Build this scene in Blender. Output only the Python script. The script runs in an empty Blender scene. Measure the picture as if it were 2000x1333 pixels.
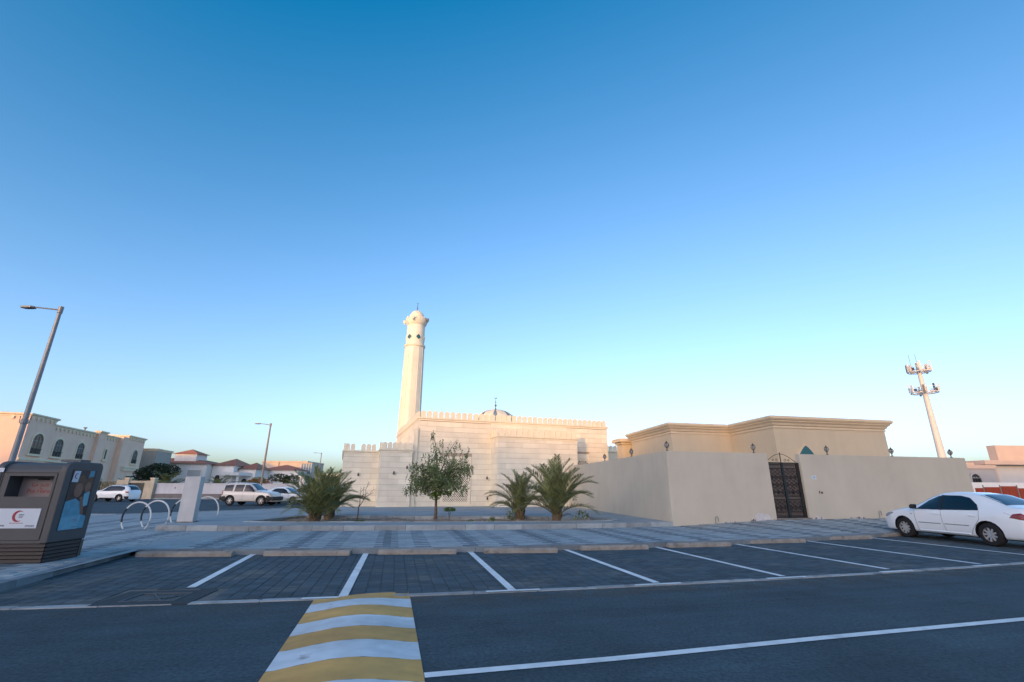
import bpy, math, random
from mathutils import Matrix, Vector
R = math.radians
random.seed(7)
scene = bpy.context.scene
col = scene.collection

# ------------------------------------------------------------------ camera
cam_d = bpy.data.cameras.new('camera')
cam = bpy.data.objects.new('camera', cam_d); col.objects.link(cam)
cam_d.sensor_width = 36.0; cam_d.lens = 16.2
cam_d.clip_start = 0.1; cam_d.clip_end = 6000
PITCH = math.atan(286 / 900.0)
cam.matrix_world = (Matrix.Translation((0, 0, 1.55)) @ Matrix.Rotation(R(90) + PITCH, 4, 'X')
                    @ Matrix.Rotation(R(0.3), 4, 'Z'))
scene.camera = cam

# ------------------------------------------------------------------ sky and sun
SUN_EL = R(5.6)
SUN_AZ = math.atan2(-0.42, -0.907)          # bearing from +Y towards +X
world = bpy.data.worlds.new('World'); scene.world = world; world.use_nodes = True
nt = world.node_tree
bg = nt.nodes['Background']
sky = nt.nodes.new('ShaderNodeTexSky'); sky.sky_type = 'NISHITA'
sky.sun_disc = False; sky.sun_elevation = SUN_EL; sky.sun_rotation = SUN_AZ
sky.altitude = 0; sky.air_density = 0.62; sky.dust_density = 2.5; sky.ozone_density = 1.25
# one even black point for the whole sky, as the camera's deep blue rendering has it
sb_ = nt.nodes.new('ShaderNodeVectorMath'); sb_.operation = 'SUBTRACT'; sb_.inputs[1].default_value = (.29, .178, .165)
mx_ = nt.nodes.new('ShaderNodeVectorMath'); mx_.operation = 'MAXIMUM'; mx_.inputs[1].default_value = (0, 0, 0)
nt.links.new(sky.outputs[0], sb_.inputs[0]); nt.links.new(sb_.outputs[0], mx_.inputs[0]); 
# and one even shoulder, as film or a sensor rolls off bright haze: v / (1 + k v)
dn_ = nt.nodes.new('ShaderNodeVectorMath'); dn_.operation = 'MULTIPLY_ADD'; dn_.inputs[1].default_value = (.056,) * 3; dn_.inputs[2].default_value = (1, 1, 1)
dv_ = nt.nodes.new('ShaderNodeVectorMath'); dv_.operation = 'DIVIDE'
nt.links.new(mx_.outputs[0], dn_.inputs[0]); nt.links.new(mx_.outputs[0], dv_.inputs[0]); nt.links.new(dn_.outputs[0], dv_.inputs[1])
wb_ = nt.nodes.new('ShaderNodeVectorMath'); wb_.operation = 'MULTIPLY'; wb_.inputs[1].default_value = (1.06, .94, 1.02)   # white balance
nt.links.new(dv_.outputs[0], wb_.inputs[0]); nt.links.new(wb_.outputs[0], bg.inputs[0])
bg.inputs[1].default_value = 0.15
sun_d = bpy.data.lights.new('sun', 'SUN'); sun_d.energy = 0.62; sun_d.angle = R(1.2)
sun_d.color = (1.0, 0.50, 0.14)
sun = bpy.data.objects.new('sun', sun_d); col.objects.link(sun)
sv = Vector((math.sin(SUN_AZ) * math.cos(SUN_EL), math.cos(SUN_AZ) * math.cos(SUN_EL), math.sin(SUN_EL)))
sun.rotation_euler = sv.to_track_quat('Z', 'Y').to_euler()
sun.location = sv * 60
scene.view_settings.view_transform = 'Standard'
scene.view_settings.look = 'None'
scene.view_settings.exposure = 2.15
scene.view_settings.gamma = 1.0
scene.render.resolution_x = 1024; scene.render.resolution_y = 682

# ------------------------------------------------------------------ materials
MATS = {}
def mat(name, c, rough=.7, var=.0, scale=4., bump=0., bscale=40., metal=0., isl=0., streak=0., coat=0.,
        detail=4., c2=None, c2lo=.55, c2hi=.7, c2scale=1., trans=0., spk=0.):
    if name in MATS: return MATS[name]
    m = bpy.data.materials.new(name); m.use_nodes = True
    t = m.node_tree; N = t.nodes; L = t.links
    b = N['Principled BSDF']
    b.inputs['Roughness'].default_value = rough; b.inputs['Metallic'].default_value = metal
    b.inputs['Coat Weight'].default_value = coat
    b.inputs['Base Color'].default_value = (*c, 1)
    geo = N.new('ShaderNodeNewGeometry')
    cur = None
    def rgb(cc):
        n = N.new('ShaderNodeRGB'); n.outputs[0].default_value = (*cc, 1); return n.outputs[0]
    def noise(sc, det=4., st=None):
        n = N.new('ShaderNodeTexNoise'); n.inputs['Scale'].default_value = sc; n.inputs['Detail'].default_value = det
        if st:
            mp = N.new('ShaderNodeMapping'); mp.inputs['Scale'].default_value = st
            L.new(geo.outputs['Position'], mp.inputs[0]); L.new(mp.outputs[0], n.inputs['Vector'])
        else:
            L.new(geo.outputs['Position'], n.inputs['Vector'])
        return n.outputs[0]
    def mulval(colr, val, lo, hi):
        mr = N.new('ShaderNodeMapRange'); mr.inputs[1].default_value = .25; mr.inputs[2].default_value = .75
        mr.inputs[3].default_value = lo; mr.inputs[4].default_value = hi; mr.clamp = True
        L.new(val, mr.inputs[0])
        v = N.new('ShaderNodeVectorMath'); v.operation = 'SCALE'
        L.new(colr, v.inputs[0]); L.new(mr.outputs[0], v.inputs['Scale'])
        return v.outputs[0]
    cur = rgb(c)
    if c2:
        mr = N.new('ShaderNodeMapRange'); mr.inputs[1].default_value = c2lo; mr.inputs[2].default_value = c2hi; mr.clamp = True
        L.new(noise(c2scale, 6), mr.inputs[0])
        mx = N.new('ShaderNodeMix'); mx.data_type = 'RGBA'
        L.new(mr.outputs[0], mx.inputs[0]); L.new(cur, mx.inputs[6]); L.new(rgb(c2), mx.inputs[7]); cur = mx.outputs[2]
    if var:
        cur = mulval(cur, noise(scale, detail), 1 - var, 1 + var)
    if spk:
        cur = mulval(cur, noise(.9, 6, (.35, 1.6, 1.)), 1 - spk*.5, 1 + spk*.5)
    if streak:
        cur = mulval(cur, noise(1., 5, (3.2, 3.2, .28)), 1 - streak, 1 + streak * .6)
    if isl:
        oi = N.new('ShaderNodeObjectInfo')
        ad = N.new('ShaderNodeMath'); ad.operation = 'ADD'
        L.new(oi.outputs['Random'], ad.inputs[0]); L.new(geo.outputs['Random Per Island'], ad.inputs[1])
        fr = N.new('ShaderNodeMath'); fr.operation = 'FRACT'; L.new(ad.outputs[0], fr.inputs[0])
        cur = mulval(cur, fr.outputs[0], 1 - isl, 1 + isl)
    L.new(cur, b.inputs['Base Color'])
    if bump:
        bn = N.new('ShaderNodeBump'); bn.inputs['Strength'].default_value = bump; bn.inputs['Distance'].default_value = .01
        L.new(noise(bscale, 5), bn.inputs['Height']); L.new(bn.outputs[0], b.inputs['Normal'])
    if trans:
        tr = N.new('ShaderNodeBsdfTranslucent'); L.new(cur, tr.inputs[0])
        ms = N.new('ShaderNodeMixShader'); ms.inputs[0].default_value = trans
        L.new(b.outputs[0], ms.inputs[1]); L.new(tr.outputs[0], ms.inputs[2])
        L.new(ms.outputs[0], N['Material Output'].inputs[0])
    MATS[name] = m
    return m

M_ground = mat('sandy_ground', (.30, .25, .19), .95, .2, .6, .3, 8)
def asphalt():
    m = bpy.data.materials.new('asphalt'); m.use_nodes = True; t = m.node_tree; N = t.nodes; L = t.links
    b = N['Principled BSDF']; b.inputs['Roughness'].default_value = .85
    ge = N.new('ShaderNodeNewGeometry')
    def noise(sc, det, st=None, rz=0.):
        n = N.new('ShaderNodeTexNoise'); n.inputs['Scale'].default_value = sc; n.inputs['Detail'].default_value = det; n.inputs['Roughness'].default_value = .65
        mp = N.new('ShaderNodeMapping'); mp.vector_type = 'TEXTURE'; mp.inputs['Rotation'].default_value = (0, 0, R(rz)); mp.inputs['Scale'].default_value = st or (1, 1, 1)
        L.new(ge.outputs['Position'], mp.inputs[0]); L.new(mp.outputs[0], n.inputs['Vector']); return n.outputs[0]
    def rng(v, a, c, lo, hi):
        r = N.new('ShaderNodeMapRange'); r.inputs[1].default_value = a; r.inputs[2].default_value = c; r.inputs[3].default_value = lo; r.inputs[4].default_value = hi; r.clamp = True
        L.new(v, r.inputs[0]); return r.outputs[0]
    def mul(a, c):
        r = N.new('ShaderNodeMath'); r.operation = 'MULTIPLY'; L.new(a, r.inputs[0]); L.new(c, r.inputs[1]); return r.outputs[0]
    f = rng(noise(.7, 6), .3, .7, .62, 1.35)                      # broad patches
    f = mul(f, rng(noise(1., 4, (14., .55, 1.), 14.), .3, .7, .70, 1.3))   # wheel-path streaks along the road
    f = mul(f, rng(noise(24., 4), .32, .68, .55, 1.5))              # aggregate
    f = mul(f, rng(noise(5., 6), .62, .70, 1., .5))               # dark pits and oil
    f = mul(f, rng(noise(26., 2), .70, .74, 1., 1.9))              # pale chips
    v = N.new('ShaderNodeVectorMath'); v.operation = 'SCALE'; v.inputs[0].default_value = (.030, .058, .073); L.new(f, v.inputs['Scale'])
    L.new(v.outputs[0], b.inputs['Base Color'])
    bp = N.new('ShaderNodeBump'); bp.inputs['Strength'].default_value = .9; bp.inputs['Distance'].default_value = .01; L.new(noise(90., 4), bp.inputs['Height']); L.new(bp.outputs[0], b.inputs['Normal'])
    return m
M_asph = asphalt()
M_bed = mat('paver_bedding', (.13, .125, .115), .95, .25, 3., .3, 60)
M_paver = mat('paver_dark', (.040, .066, .081), .85, .18, 2., .25, 120, isl=.22, c2=(.11, .115, .11), c2lo=.52, c2hi=.75, c2scale=.9)
M_slab = mat('slab_light', (.29, .34, .355), .85, .16, 1.6, .2, 90, isl=.10)
M_slabd = mat('slab_dark', (.14, .175, .195), .85, .15, 1.6, .2, 90, isl=.12)
M_slabsheet = mat('slab_far', (.28, .325, .34), .88, .16, .8, .2, 60)
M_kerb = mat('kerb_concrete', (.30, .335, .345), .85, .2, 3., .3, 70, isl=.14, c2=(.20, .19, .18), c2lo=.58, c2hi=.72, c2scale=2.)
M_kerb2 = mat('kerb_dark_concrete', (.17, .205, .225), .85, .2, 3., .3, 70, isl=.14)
M_mortar = mat('mortar', (.12, .12, .12), .95, .2, 5.)
M_edging = mat('edging_concrete', (.33, .355, .36), .85, .22, 3., .3, 70, isl=.15, c2=(.10, .10, .10), c2lo=.5, c2hi=.7, c2scale=3)
M_stop = mat('wheelstop_concrete', (.29, .27, .235), .9, .25, 4., .5, 60, c2=(.18, .16, .14), c2lo=.55, c2hi=.7, c2scale=5.)
M_white = mat('road_paint_white', (.75, .77, .76), .7, .12, 6., .3, 120, spk=.3, c2=(.42, .43, .42), c2lo=.56, c2hi=.75, c2scale=3.)
M_yel = mat('road_paint_yellow', (.60, .325, .075), .7, .16, 5., .3, 120, spk=.4, c2=(.50, .28, .08), c2lo=.56, c2hi=.75, c2scale=2.5)
M_hwhite = mat('hump_paint_white', (.60, .635, .65), .7, .14, 5., .3, 120, spk=.4, c2=(.30, .30, .3), c2lo=.66, c2hi=.72, c2scale=3.5)
M_soil = mat('sandy_soil', (.29, .22, .155), .98, .3, 2., .8, 25, c2=(.17, .13, .09), c2lo=.5, c2hi=.7, c2scale=1.5)
M_stone = mat('cream_stone', (.84, .76, .60), .8, .09, 1.2, .25, 60, isl=.055)
M_stonej = mat('stone_joint', (.46, .37, .28), .95, .1, 3.)
M_trim = mat('cream_trim', (.84, .745, .565), .75, .06, 2., .15, 60, streak=.04)
M_teal = mat('teal_glass', (.02, .12, .14), .2)
M_domeblue = mat('blue_grey_tile', (.20, .30, .36), .35, .12, 6.)
M_brass = mat('dark_brass', (.16, .12, .06), .45, metal=.7)
M_paint = mat('beige_render', (.55, .495, .395), .85, .06, .8, .2, 90, streak=.03, c2=(.50, .445, .35), c2lo=.52, c2hi=.75, c2scale=.5)
M_paint2 = mat('tan_render', (.64, .52, .36), .85, .05, .8, .2, 90, streak=.035)
M_cornice = mat('cornice_render', (.68, .56, .40), .8, .05, 2., streak=.03)
M_damage = mat('bare_plaster', (.56, .53, .50), .95, .4, 7., .8, 30, c2=(.13, .11, .095), c2lo=.48, c2hi=.6, c2scale=6)
M_iron = mat('wrought_iron', (.022, .021, .022), .5, .2, 20., metal=.3)
M_irong = mat('iron_post_green', (.012, .022, .026), .45)
M_brownsheet = mat('gate_backing', (.12, .092, .078), .6, .25, 9.)
M_lant = mat('lantern_metal', (.06, .052, .045), .5, metal=.4)
M_lglass = mat('lantern_glass', (.35, .33, .30), .3)
M_galv = mat('galvanised_steel', (.21, .225, .24), .5, .1, 3., metal=.4)
M_lampdark = mat('lamp_grey', (.07, .075, .085), .5)
M_bin = mat('bin_taupe', (.066, .070, .074), .55, .06, 3., .05, 80)
M_bin2 = mat('bin_taupe_dark', (.062, .059, .056), .6, .06, 3.)
M_binbase = mat('bin_louvre', (.011, .009, .009), .6)
M_label = mat('label_white', (.55, .60, .66), .5)
M_red = mat('print_red', (.30, .012, .035), .5)
M_darkprint = mat('print_dark', (.035, .05, .08), .5)
M_put = mat('put_here_red', (.26, .05, .055), .5)
M_chute = mat('chute_grey', (.20, .17, .175), .5)
M_bollard = mat('white_pillar', (.56, .55, .53), .85, .1, 2.5, .3, 50, streak=.10)
M_ringw = mat('ring_white', (.62, .63, .60), .5, .1, 6.)
M_ringk = mat('ring_black', (.012, .014, .018), .5)
M_car = mat('car_white', (.84, .87, .88), .28, coat=.8)
M_carw2 = mat('car_cream', (.66, .62, .57), .32, coat=.6)
M_blk = mat('car_black_plastic', (.015, .015, .016), .6)
M_glass = mat('car_dark_glass', (.006, .008, .011), .06, coat=.4)
M_tyre = mat('tyre', (.012, .012, .013), .85, bump=.2, bscale=60)
M_rim = mat('rim_silver', (.62, .62, .62), .35, metal=.6)
M_tail = mat('tail_red', (.22, .008, .012), .2, coat=.6)
M_head = mat('headlamp', (.35, .38, .40), .12, coat=.8)
M_seam = mat('door_seam', (.16, .17, .18), .6)
M_hwhitewall = mat('house_white', (.84, .80, .75), .85, .06, .7, streak=.05)
M_villa = mat('villa_sand', (.95, .63, .46), .85, .06, .7, .15, 60, streak=.05)
M_villat = mat('villa_trim', (.90, .73, .52), .85, .05, 1.5)
M_tile = mat('roof_tile', (.40, .15, .085), .8, .2, 5., .3, 20, isl=.15)
M_wing = mat('window_dark', (.018, .022, .028), .45)
M_winbrown = mat('window_brown', (.12, .06, .025), .45)
M_whitewall = mat('boundary_white', (.60, .60, .62), .85, .06, 1., streak=.08)
M_whitebase = mat('boundary_base', (.20, .18, .17), .9, .12, 1.5)
M_stonewall = mat('boundary_stone', (.58, .49, .36), .9, .12, 2.)
M_orna = mat('ornate_gate', (.10, .105, .07), .6, .6, 7., c2=(.30, .26, .16), c2lo=.5, c2hi=.58, c2scale=6.)
M_bark = mat('bark', (.13, .095, .07), .95, .3, 12., .8, 40)
M_palmtr = mat('palm_trunk', (.14, .10, .06), .95, .35, 14., .8, 40)
M_leaf = mat('leaf_olive', (.16, .20, .075), .65, .35, 2.5, isl=.35, trans=.22)
M_leafb = mat('leaf_bright', (.12, .19, .03), .6, .3, 5., isl=.3, trans=.25)
M_palm = mat('palm_leaf', (.205, .225, .085), .6, .3, 2., isl=.35, trans=.18)
M_palmf = mat('palm_leaf_far', (.11, .135, .05), .65, .3, 2., isl=.35, trans=.15)
M_rach = mat('palm_rachis', (.20, .19, .075), .7, .2, 5.)
M_dkleaf = mat('dark_leaf', (.028, .045, .018), .7, .3, 2., isl=.4, trans=.1)
M_bloom = mat('orange_bloom', (.30, .11, .03), .7, .2, 3., isl=.35, trans=.1)
M_mast = mat('mast_white', (.62, .58, .53), .6, .05, 2.)
M_mastk = mat('mast_dark', (.10, .10, .11), .6)
M_panel = mat('barrier_red', (.34, .05, .018), .7, .1, 2., streak=.12)
M_greyh = mat('house_grey', (.36, .36, .37), .85, .05, 1.)
M_pinkh = mat('house_pink', (.55, .43, .36), .85, .05, 1.)
M_dust = None

# ------------------------------------------------------------------ mesh helpers
class MB:
    def __init__(s): s.v = []; s.f = []; s.m = []; s.M = None
    def add(s, pts, faces, m=0):
        o = len(s.v)
        if s.M is not None: pts = [tuple(s.M @ Vector(p)) for p in pts]
        s.v.extend(pts)
        for f in faces: s.f.append([o + i for i in f]); s.m.append(m)
        return s
    def poly(s, pts, m=0): return s.add(pts, [list(range(len(pts)))], m)
    def box(s, x0, x1, y0, y1, z0, z1, m=0):
        p = [(x0,y0,z0),(x1,y0,z0),(x1,y1,z0),(x0,y1,z0),(x0,y0,z1),(x1,y0,z1),(x1,y1,z1),(x0,y1,z1)]
        return s.add(p, [(3,2,1,0),(4,5,6,7),(0,1,5,4),(1,2,6,5),(2,3,7,6),(3,0,4,7)], m)
    def prism(s, pts, a, b, axis='z', m=0):
        """pts counter-clockwise outline; axis z: (x,y), y: (x,z), x: (y,z)"""
        n = len(pts)
        def P(p, h):
            if axis == 'z': return (p[0], p[1], h)
            if axis == 'y': return (p[0], h, p[1])
            return (h, p[0], p[1])
        vs = [P(p, a) for p in pts] + [P(p, b) for p in pts]
        fs = [list(range(n))[::-1], list(range(n, 2 * n))] + [(i, (i + 1) % n, n + (i + 1) % n, n + i) for i in range(n)]
        if axis == 'y': fs = [list(f)[::-1] for f in fs]
        return s.add(vs, fs, m)
    def tube(s, pts, r, n=8, m=0, cap=True):
        pts = [Vector(p) for p in pts]; k = len(pts)
        rr = r if isinstance(r, (list, tuple)) else [r] * k
        vs = []; up = Vector((0, 0, 1))
        for i, p in enumerate(pts):
            t = (pts[min(i + 1, k - 1)] - pts[max(i - 1, 0)])
            if t.length < 1e-9: t = Vector((0, 0, 1))
            t.normalize()
            a = t.cross(up if abs(t.z) < .95 else Vector((1, 0, 0))); a.normalize(); b = a.cross(t)
            for j in range(n):
                q = 2 * math.pi * j / n
                vs.append(tuple(p + (a * math.cos(q) + b * math.sin(q)) * rr[i]))
        fs = [(i*n+j, i*n+(j+1)%n, (i+1)*n+(j+1)%n, (i+1)*n+j) for i in range(k-1) for j in range(n)]
        if cap: fs += [list(range(n))[::-1], [(k-1)*n+j for j in range(n)]]
        return s.add(vs, fs, m)
    def lathe(s, prof, n=24, c=(0,0), m=0, a0=0., a1=2*math.pi):
        full = abs(a1 - a0 - 2*math.pi) < 1e-6
        na = n if full else n + 1
        vs = []
        for (r, z) in prof:
            for j in range(na):
                q = a0 + (a1 - a0) * j / n
                vs.append((c[0] + r*math.cos(q), c[1] + r*math.sin(q), z))
        fs = []
        for i in range(len(prof)-1):
            for j in range(n):
                j2 = (j+1) % na
                fs.append((i*na+j, i*na+j2, (i+1)*na+j2, (i+1)*na+j))
        return s.add(vs, fs, m)
    def build(s, name, mats, parent=None, smooth=False, sharp=None, bevel=0., loc=None):
        me = bpy.data.meshes.new(name); me.from_pydata(s.v, [], s.f)
        mats = mats if isinstance(mats, (list, tuple)) else [mats]
        for x in mats: me.materials.append(x)
        if len(mats) > 1: me.polygons.foreach_set('material_index', s.m)
        if smooth:
            me.polygons.foreach_set('use_smooth', [True] * len(me.polygons))
            me.set_sharp_from_angle(angle=R(sharp or 40))
        me.update()
        o = bpy.data.objects.new(name, me); col.objects.link(o)
        if parent: o.parent = parent
        if loc: o.location = loc
        if bevel:
            bv = o.modifiers.new('bevel', 'BEVEL'); bv.width = bevel; bv.segments = 2; bv.limit_method = 'ANGLE'; bv.angle_limit = R(40)
        return o

def tag(o, label, cat, group=None):
    o['label'] = label; o['category'] = cat
    if group: o['group'] = group
    return o
def thing(name, label, cat, loc=(0,0,0), rz=0., group=None):
    o = bpy.data.objects.new(name, None); col.objects.link(o); o.empty_display_size = .2
    o.location = loc; o.rotation_euler = (0, 0, R(rz))
    return tag(o, label, cat, group)
def struct(o): o['kind'] = 'structure'; return o
def stuff(o): o['kind'] = 'stuff'; return o
def inst(name, mesh, parent, loc, rz=0., scale=(1,1,1), rot=None):
    o = bpy.data.objects.new(name, mesh); col.objects.link(o); o.parent = parent
    o.location = loc; o.rotation_euler = rot if rot else (0, 0, rz); o.scale = scale
    return o
def copy_tree(o, parent=None):
    c = o.copy(); col.objects.link(c); c.parent = parent
    for ch in list(o.children): copy_tree(ch, c)
    return c
def arch(x0, x1, z0, zs, zt, n=10, pointed=False):
    """arched outline, counter-clockwise seen with x right and z up"""
    cx = (x0 + x1) / 2; h = (x1 - x0) / 2
    pts = [(x0, z0), (x1, z0)]
    for i in range(n + 1):
        a = math.pi * i / n
        x = cx + h * math.cos(a)
        z = zs + (zt - zs) * (math.sin(a) if not pointed else (1 - abs(math.cos(a)) ** 1.35))
        pts.append((x, z))
    return pts

# ------------------------------------------------------------------ ground levels and curves
def ext(c, x, lo, hi):
    f = lambda t: c[0]*t*t + c[1]*t + c[2]
    d = lambda t: 2*c[0]*t + c[1]
    if x < lo: return f(lo) + d(lo) * (x - lo)
    if x > hi: return f(hi) + d(hi) * (x - hi)
    return f(x)
EDGE = lambda x: ext((.0054, .2186, 7.968), x, -8, 13)       # road / parking edge
KERB = lambda x: ext((.01014, .20316, 12.724), x, -9, 14)    # back of the bays
ISL = lambda x: ext((.0094, .2122, 17.714), x, -11.5, 7)     # planter terrace front
C0 = Vector((6.39, 19.51)); CW = 12.5                          # compound corner, front wall bearing
WALLY = lambda x: C0.y + (x - C0.x) * math.tan(R(CW))
def clamp(t): return max(0., min(1., t))
def zside(x, y):
    if x <= 6.4: return .13
    return .13 + .21 * clamp((x - 6.4) / 4.5) * clamp((y - KERB(x) - .3) / max(.5, WALLY(x) - KERB(x) - .3))
TERR = .28

g = MB(); g.poly([(-900,-400,-.03),(900,-400,-.03),(900,1800,-.03),(-900,1800,-.03)])
struct(g.build('ground', M_ground))
rd = MB()
rd.poly([(-120,-90,0),(120,-90,0),(120,40,0),(45,24,0),(30,19,0),(6,19,0),(-12,24,0),(-13,61.3,0),(-120,61.3,0)])
struct(rd.build('road', M_asph))

# parking paving bed
pk = MB()
xs = [-8.9 + i * .5 for i in range(75)]
def leftk(y): return -7.73 - (y - 7.82) * .292               # left kerb line x at y
low = [(x, EDGE(x)) for x in xs]; up = [(x, KERB(x)) for x in xs]
for i in range(len(xs) - 1):
    a, b, c, d = low[i], low[i+1], up[i+1], up[i]
    pk.poly([(a[0],a[1],.004),(b[0],b[1],.004),(c[0],c[1],.004),(d[0],d[1],.004)])
parking = struct(pk.build('parking_paving', M_bed))

def piece_mesh(name, sx, sy, h, ch, m):
    """unit paving piece: top at z=0, small chamfer"""
    b = MB(); x, y = sx/2, sy/2
    t = [(-x+ch,-y+ch,0),(x-ch,-y+ch,0),(x-ch,y-ch,0),(-x+ch,y-ch,0)]
    u = [(-x,-y,-ch*.7),(x,-y,-ch*.7),(x,y,-ch*.7),(-x,y,-ch*.7)]
    w = [(-x,-y,-h),(x,-y,-h),(x,y,-h),(-x,y,-h)]
    b.add(t+u+w, [(0,1,2,3)] + [(4+i,4+(i+1)%4,(i+1)%4,i) for i in range(4)] + [(8+i,8+(i+1)%4,4+(i+1)%4,4+i) for i in range(4)])
    me = bpy.data.meshes.new(name); me.from_pydata(b.v, [], b.f); me.materials.append(m); me.update()
    return me, b
def lay(parent, name, spots, sx, sy, h, ch, mats, n_ind, view=True):
    """spots: (x, y, ztop, rz, matindex); nearest n_ind become objects, the rest one joined part"""
    ms = [piece_mesh(name, sx, sy, h, ch, m) for m in mats]
    def key(s): return s[0]**2 + s[1]**2 + (1e6 if abs(s[0]) > 1.13 * s[1] or s[1] < 4.5 else 0)
    spots.sort(key=key)
    for i, s in enumerate(spots[:n_ind]):
        inst(name, ms[s[4]][0], parent, (s[0], s[1], s[2] + random.uniform(-.0015, .0015)), s[3],
             rot=(random.uniform(-.006, .006), random.uniform(-.006, .006), s[3]))
    rest = spots[n_ind:]
    if rest:
        J = MB(); base = ms[0][1]
        for s in rest:
            J.M = Matrix.Translation((s[0], s[1], s[2] + random.uniform(-.0015, .0015))) @ Matrix.Rotation(s[3], 4, 'Z')
            J.add(base.v, base.f, s[4])
        stuff(J.build(name + '_field', mats, parent))

BR = R(13.5); bc, bs = math.cos(BR), math.sin(BR)
def bay(u, v): return (u*bc - v*bs, u*bs + v*bc)              # bay frame: u along the kerb, v across
spots = []
GR = [(-5.62, 6.98), (-5.80, 7.92), (-4.55, 8.02), (-4.30, 7.12)]   # drain cover footprint
def in_grate(x, y): return -5.86 < x + (y-7.5)*.15 < -4.38 and 6.9 < y - (x+5)*.06 < 8.06
for iu in range(-60, 140):
    u = iu * .2105
    for iv in range(30, 220):
        v = iv * .1045
        x, y = bay(u, v)
        if not (-9 < x < 22): continue
        if EDGE(x) + .16 < y < KERB(x) - .07 and x > leftk(y) + .06 and not in_grate(x, y):
            if x > 15 : continue
            spots.append((x, y, .014, BR, 0))
lay(parking, 'paver', spots, .2, .098, .03, .004, [M_paver], 300)

# sidewalk sheet
sw = MB()
pts = [(x, KERB(x)) for x in [-8.65 + i*.5 for i in range(30)] + [6.35, 6.39]]
pts += [(6.39, 24), (2, 36), (-13, 40), (-14.5, 38), (-16.2, 31), (-20, 25.6), (-60, 21.5), (-90, 20), (-90, -4), (-40, 2.6), (-7.55, 7.0)]
sw.poly([(p[0], p[1], .118) for p in pts])
NX = 60
for i in range(NX):
    xa = 6.39 + i * .75; xb = xa + .75
    for j in range(6):
        def q(x, t):
            y = KERB(x) + (WALLY(x) + .35 - KERB(x)) * t
            return (x, y, zside(x, y) - .012)
        sw.poly([q(xa, j/6), q(xb, j/6), q(xb, (j+1)/6), q(xa, (j+1)/6)])
sidewalk = struct(sw.build('sidewalk', M_slabsheet))
spots = []
for iu in range(-70, 90):
    for iv in range(25, 130):
        u = iu * .4 + (0.2 if iv % 2 else 0); v = iv * .2
        x, y = bay(u, v)
        ok = False
        if -11.75 < x < 6.39: ok = (KERB(x) + .2 < y < ISL(x) - .1) and (x > -8.5 or x < leftk(y) - .25)
        elif 6.39 <= x < 21: ok = KERB(x) + .2 < y < WALLY(x) - .1
        if not ok and x < leftk(y) - .3 and x > -17 and 7.2 + (x + 8)*.14 < y < (12.0 if x > -9 else 24 + (x+12)*.1):
            ok = y < ISL(x) - .1 or x < -12.0 - (y - 16.5) * .25
        if ok:
            s = (u + .30) % 2.24
            spots.append((x, y, zside(x, y), BR, 1 if (s < .4 and iv % 1 == 0) or (.95 < s < 1.2) else 0))
lay(sidewalk, 'paving_slab', spots, .394, .194, .03, .005, [M_slab, M_slabd], 300)

# kerbs
def kerb_mesh(name, m, ch=.025):
    b = MB(); b.prism([(-.5, 0), (.5, 0), (.5, 1 - ch*5), (.5 - ch*4, 1), (-.5 + ch*2, 1), (-.5, 1 - ch*2)], -.5, .5, 'x')
    me = bpy.data.meshes.new(name); me.from_pydata(b.v, [], b.f); me.materials.append(m); me.update(); return me
KM = kerb_mesh('kerb_stone', M_kerb); KM2 = kerb_mesh('kerb_stone', M_kerb2); EM = kerb_mesh('edging_stone', M_edging, .004)
def kerb_run(name, pts, w, z0, z1, piece, mesh, L=.98, mort=M_mortar):
    """stones along a polyline, on a recessed mortar core"""
    P = [Vector(p) for p in pts]
    segs = [(P[i+1]-P[i]).length for i in range(len(P)-1)]; tot = sum(segs)
    def at(s):
        for i, l in enumerate(segs):
            if s <= l or i == len(segs)-1: return P[i] + (P[i+1]-P[i]) * (s / l)
            s -= l
    core = MB()
    n = max(1, round(tot / L)); st = tot / n
    stones = []
    for i in range(n):
        a, b = at(i*st), at((i+1)*st); d = (b - a).normalized(); nr = Vector((-d.y, d.x))
        h = w/2 - .012
        q = [a + nr*h, a - nr*h, b - nr*h, b + nr*h]
        core.prism([(p.x, p.y) for p in q], z0 - .02, z1 - .014)
        stones.append(((a+b)/2, math.atan2(d.y, d.x), (b-a).length))
    o = struct(core.build(name, mort))
    for c, an, l in stones:
        inst(piece, mesh, o, (c.x, c.y, z0 - .03), an, (l - .014, w, z1 - z0 + .03 + random.uniform(-.004, .004)))
    return o
xr = lambda a, b, s: [a + (b-a)*i/s for i in range(s+1)]
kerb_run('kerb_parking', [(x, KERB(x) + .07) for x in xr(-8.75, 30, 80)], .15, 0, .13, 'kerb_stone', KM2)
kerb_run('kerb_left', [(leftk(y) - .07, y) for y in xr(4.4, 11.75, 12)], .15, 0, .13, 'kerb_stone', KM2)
kerb_run('kerb_terrace', [(x, ISL(x) + .1) for x in xr(-11.85, 6.35, 40)], .2, .1, TERR + .01, 'kerb_stone', KM, 1.05)
kerb_run('kerb_terrace_side', [(-11.8 - (y-16.7)*.2, y) for y in xr(16.85, 24, 8)], .2, .1, TERR + .01, 'kerb_stone', KM, 1.05)
kerb_run('edging_road', [(x, EDGE(x) + .07) for x in xr(-9.5, 30, 80)], .14, -.02, .014, 'edging_stone', EM, 1.0)
kerb_run('kerb_street', [(-90,19.9),(-60,21.4),(-20,25.5),(-16.1,31),(-14.4,38)], .18, 0, .15, 'kerb_stone', KM, 1.6)
kerb_run('kerb_far', [(-90,57.0),(-43.4,58.6),(-22,60.7)], .25, 0, .13, 'kerb_stone', KM, 2.)

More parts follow.
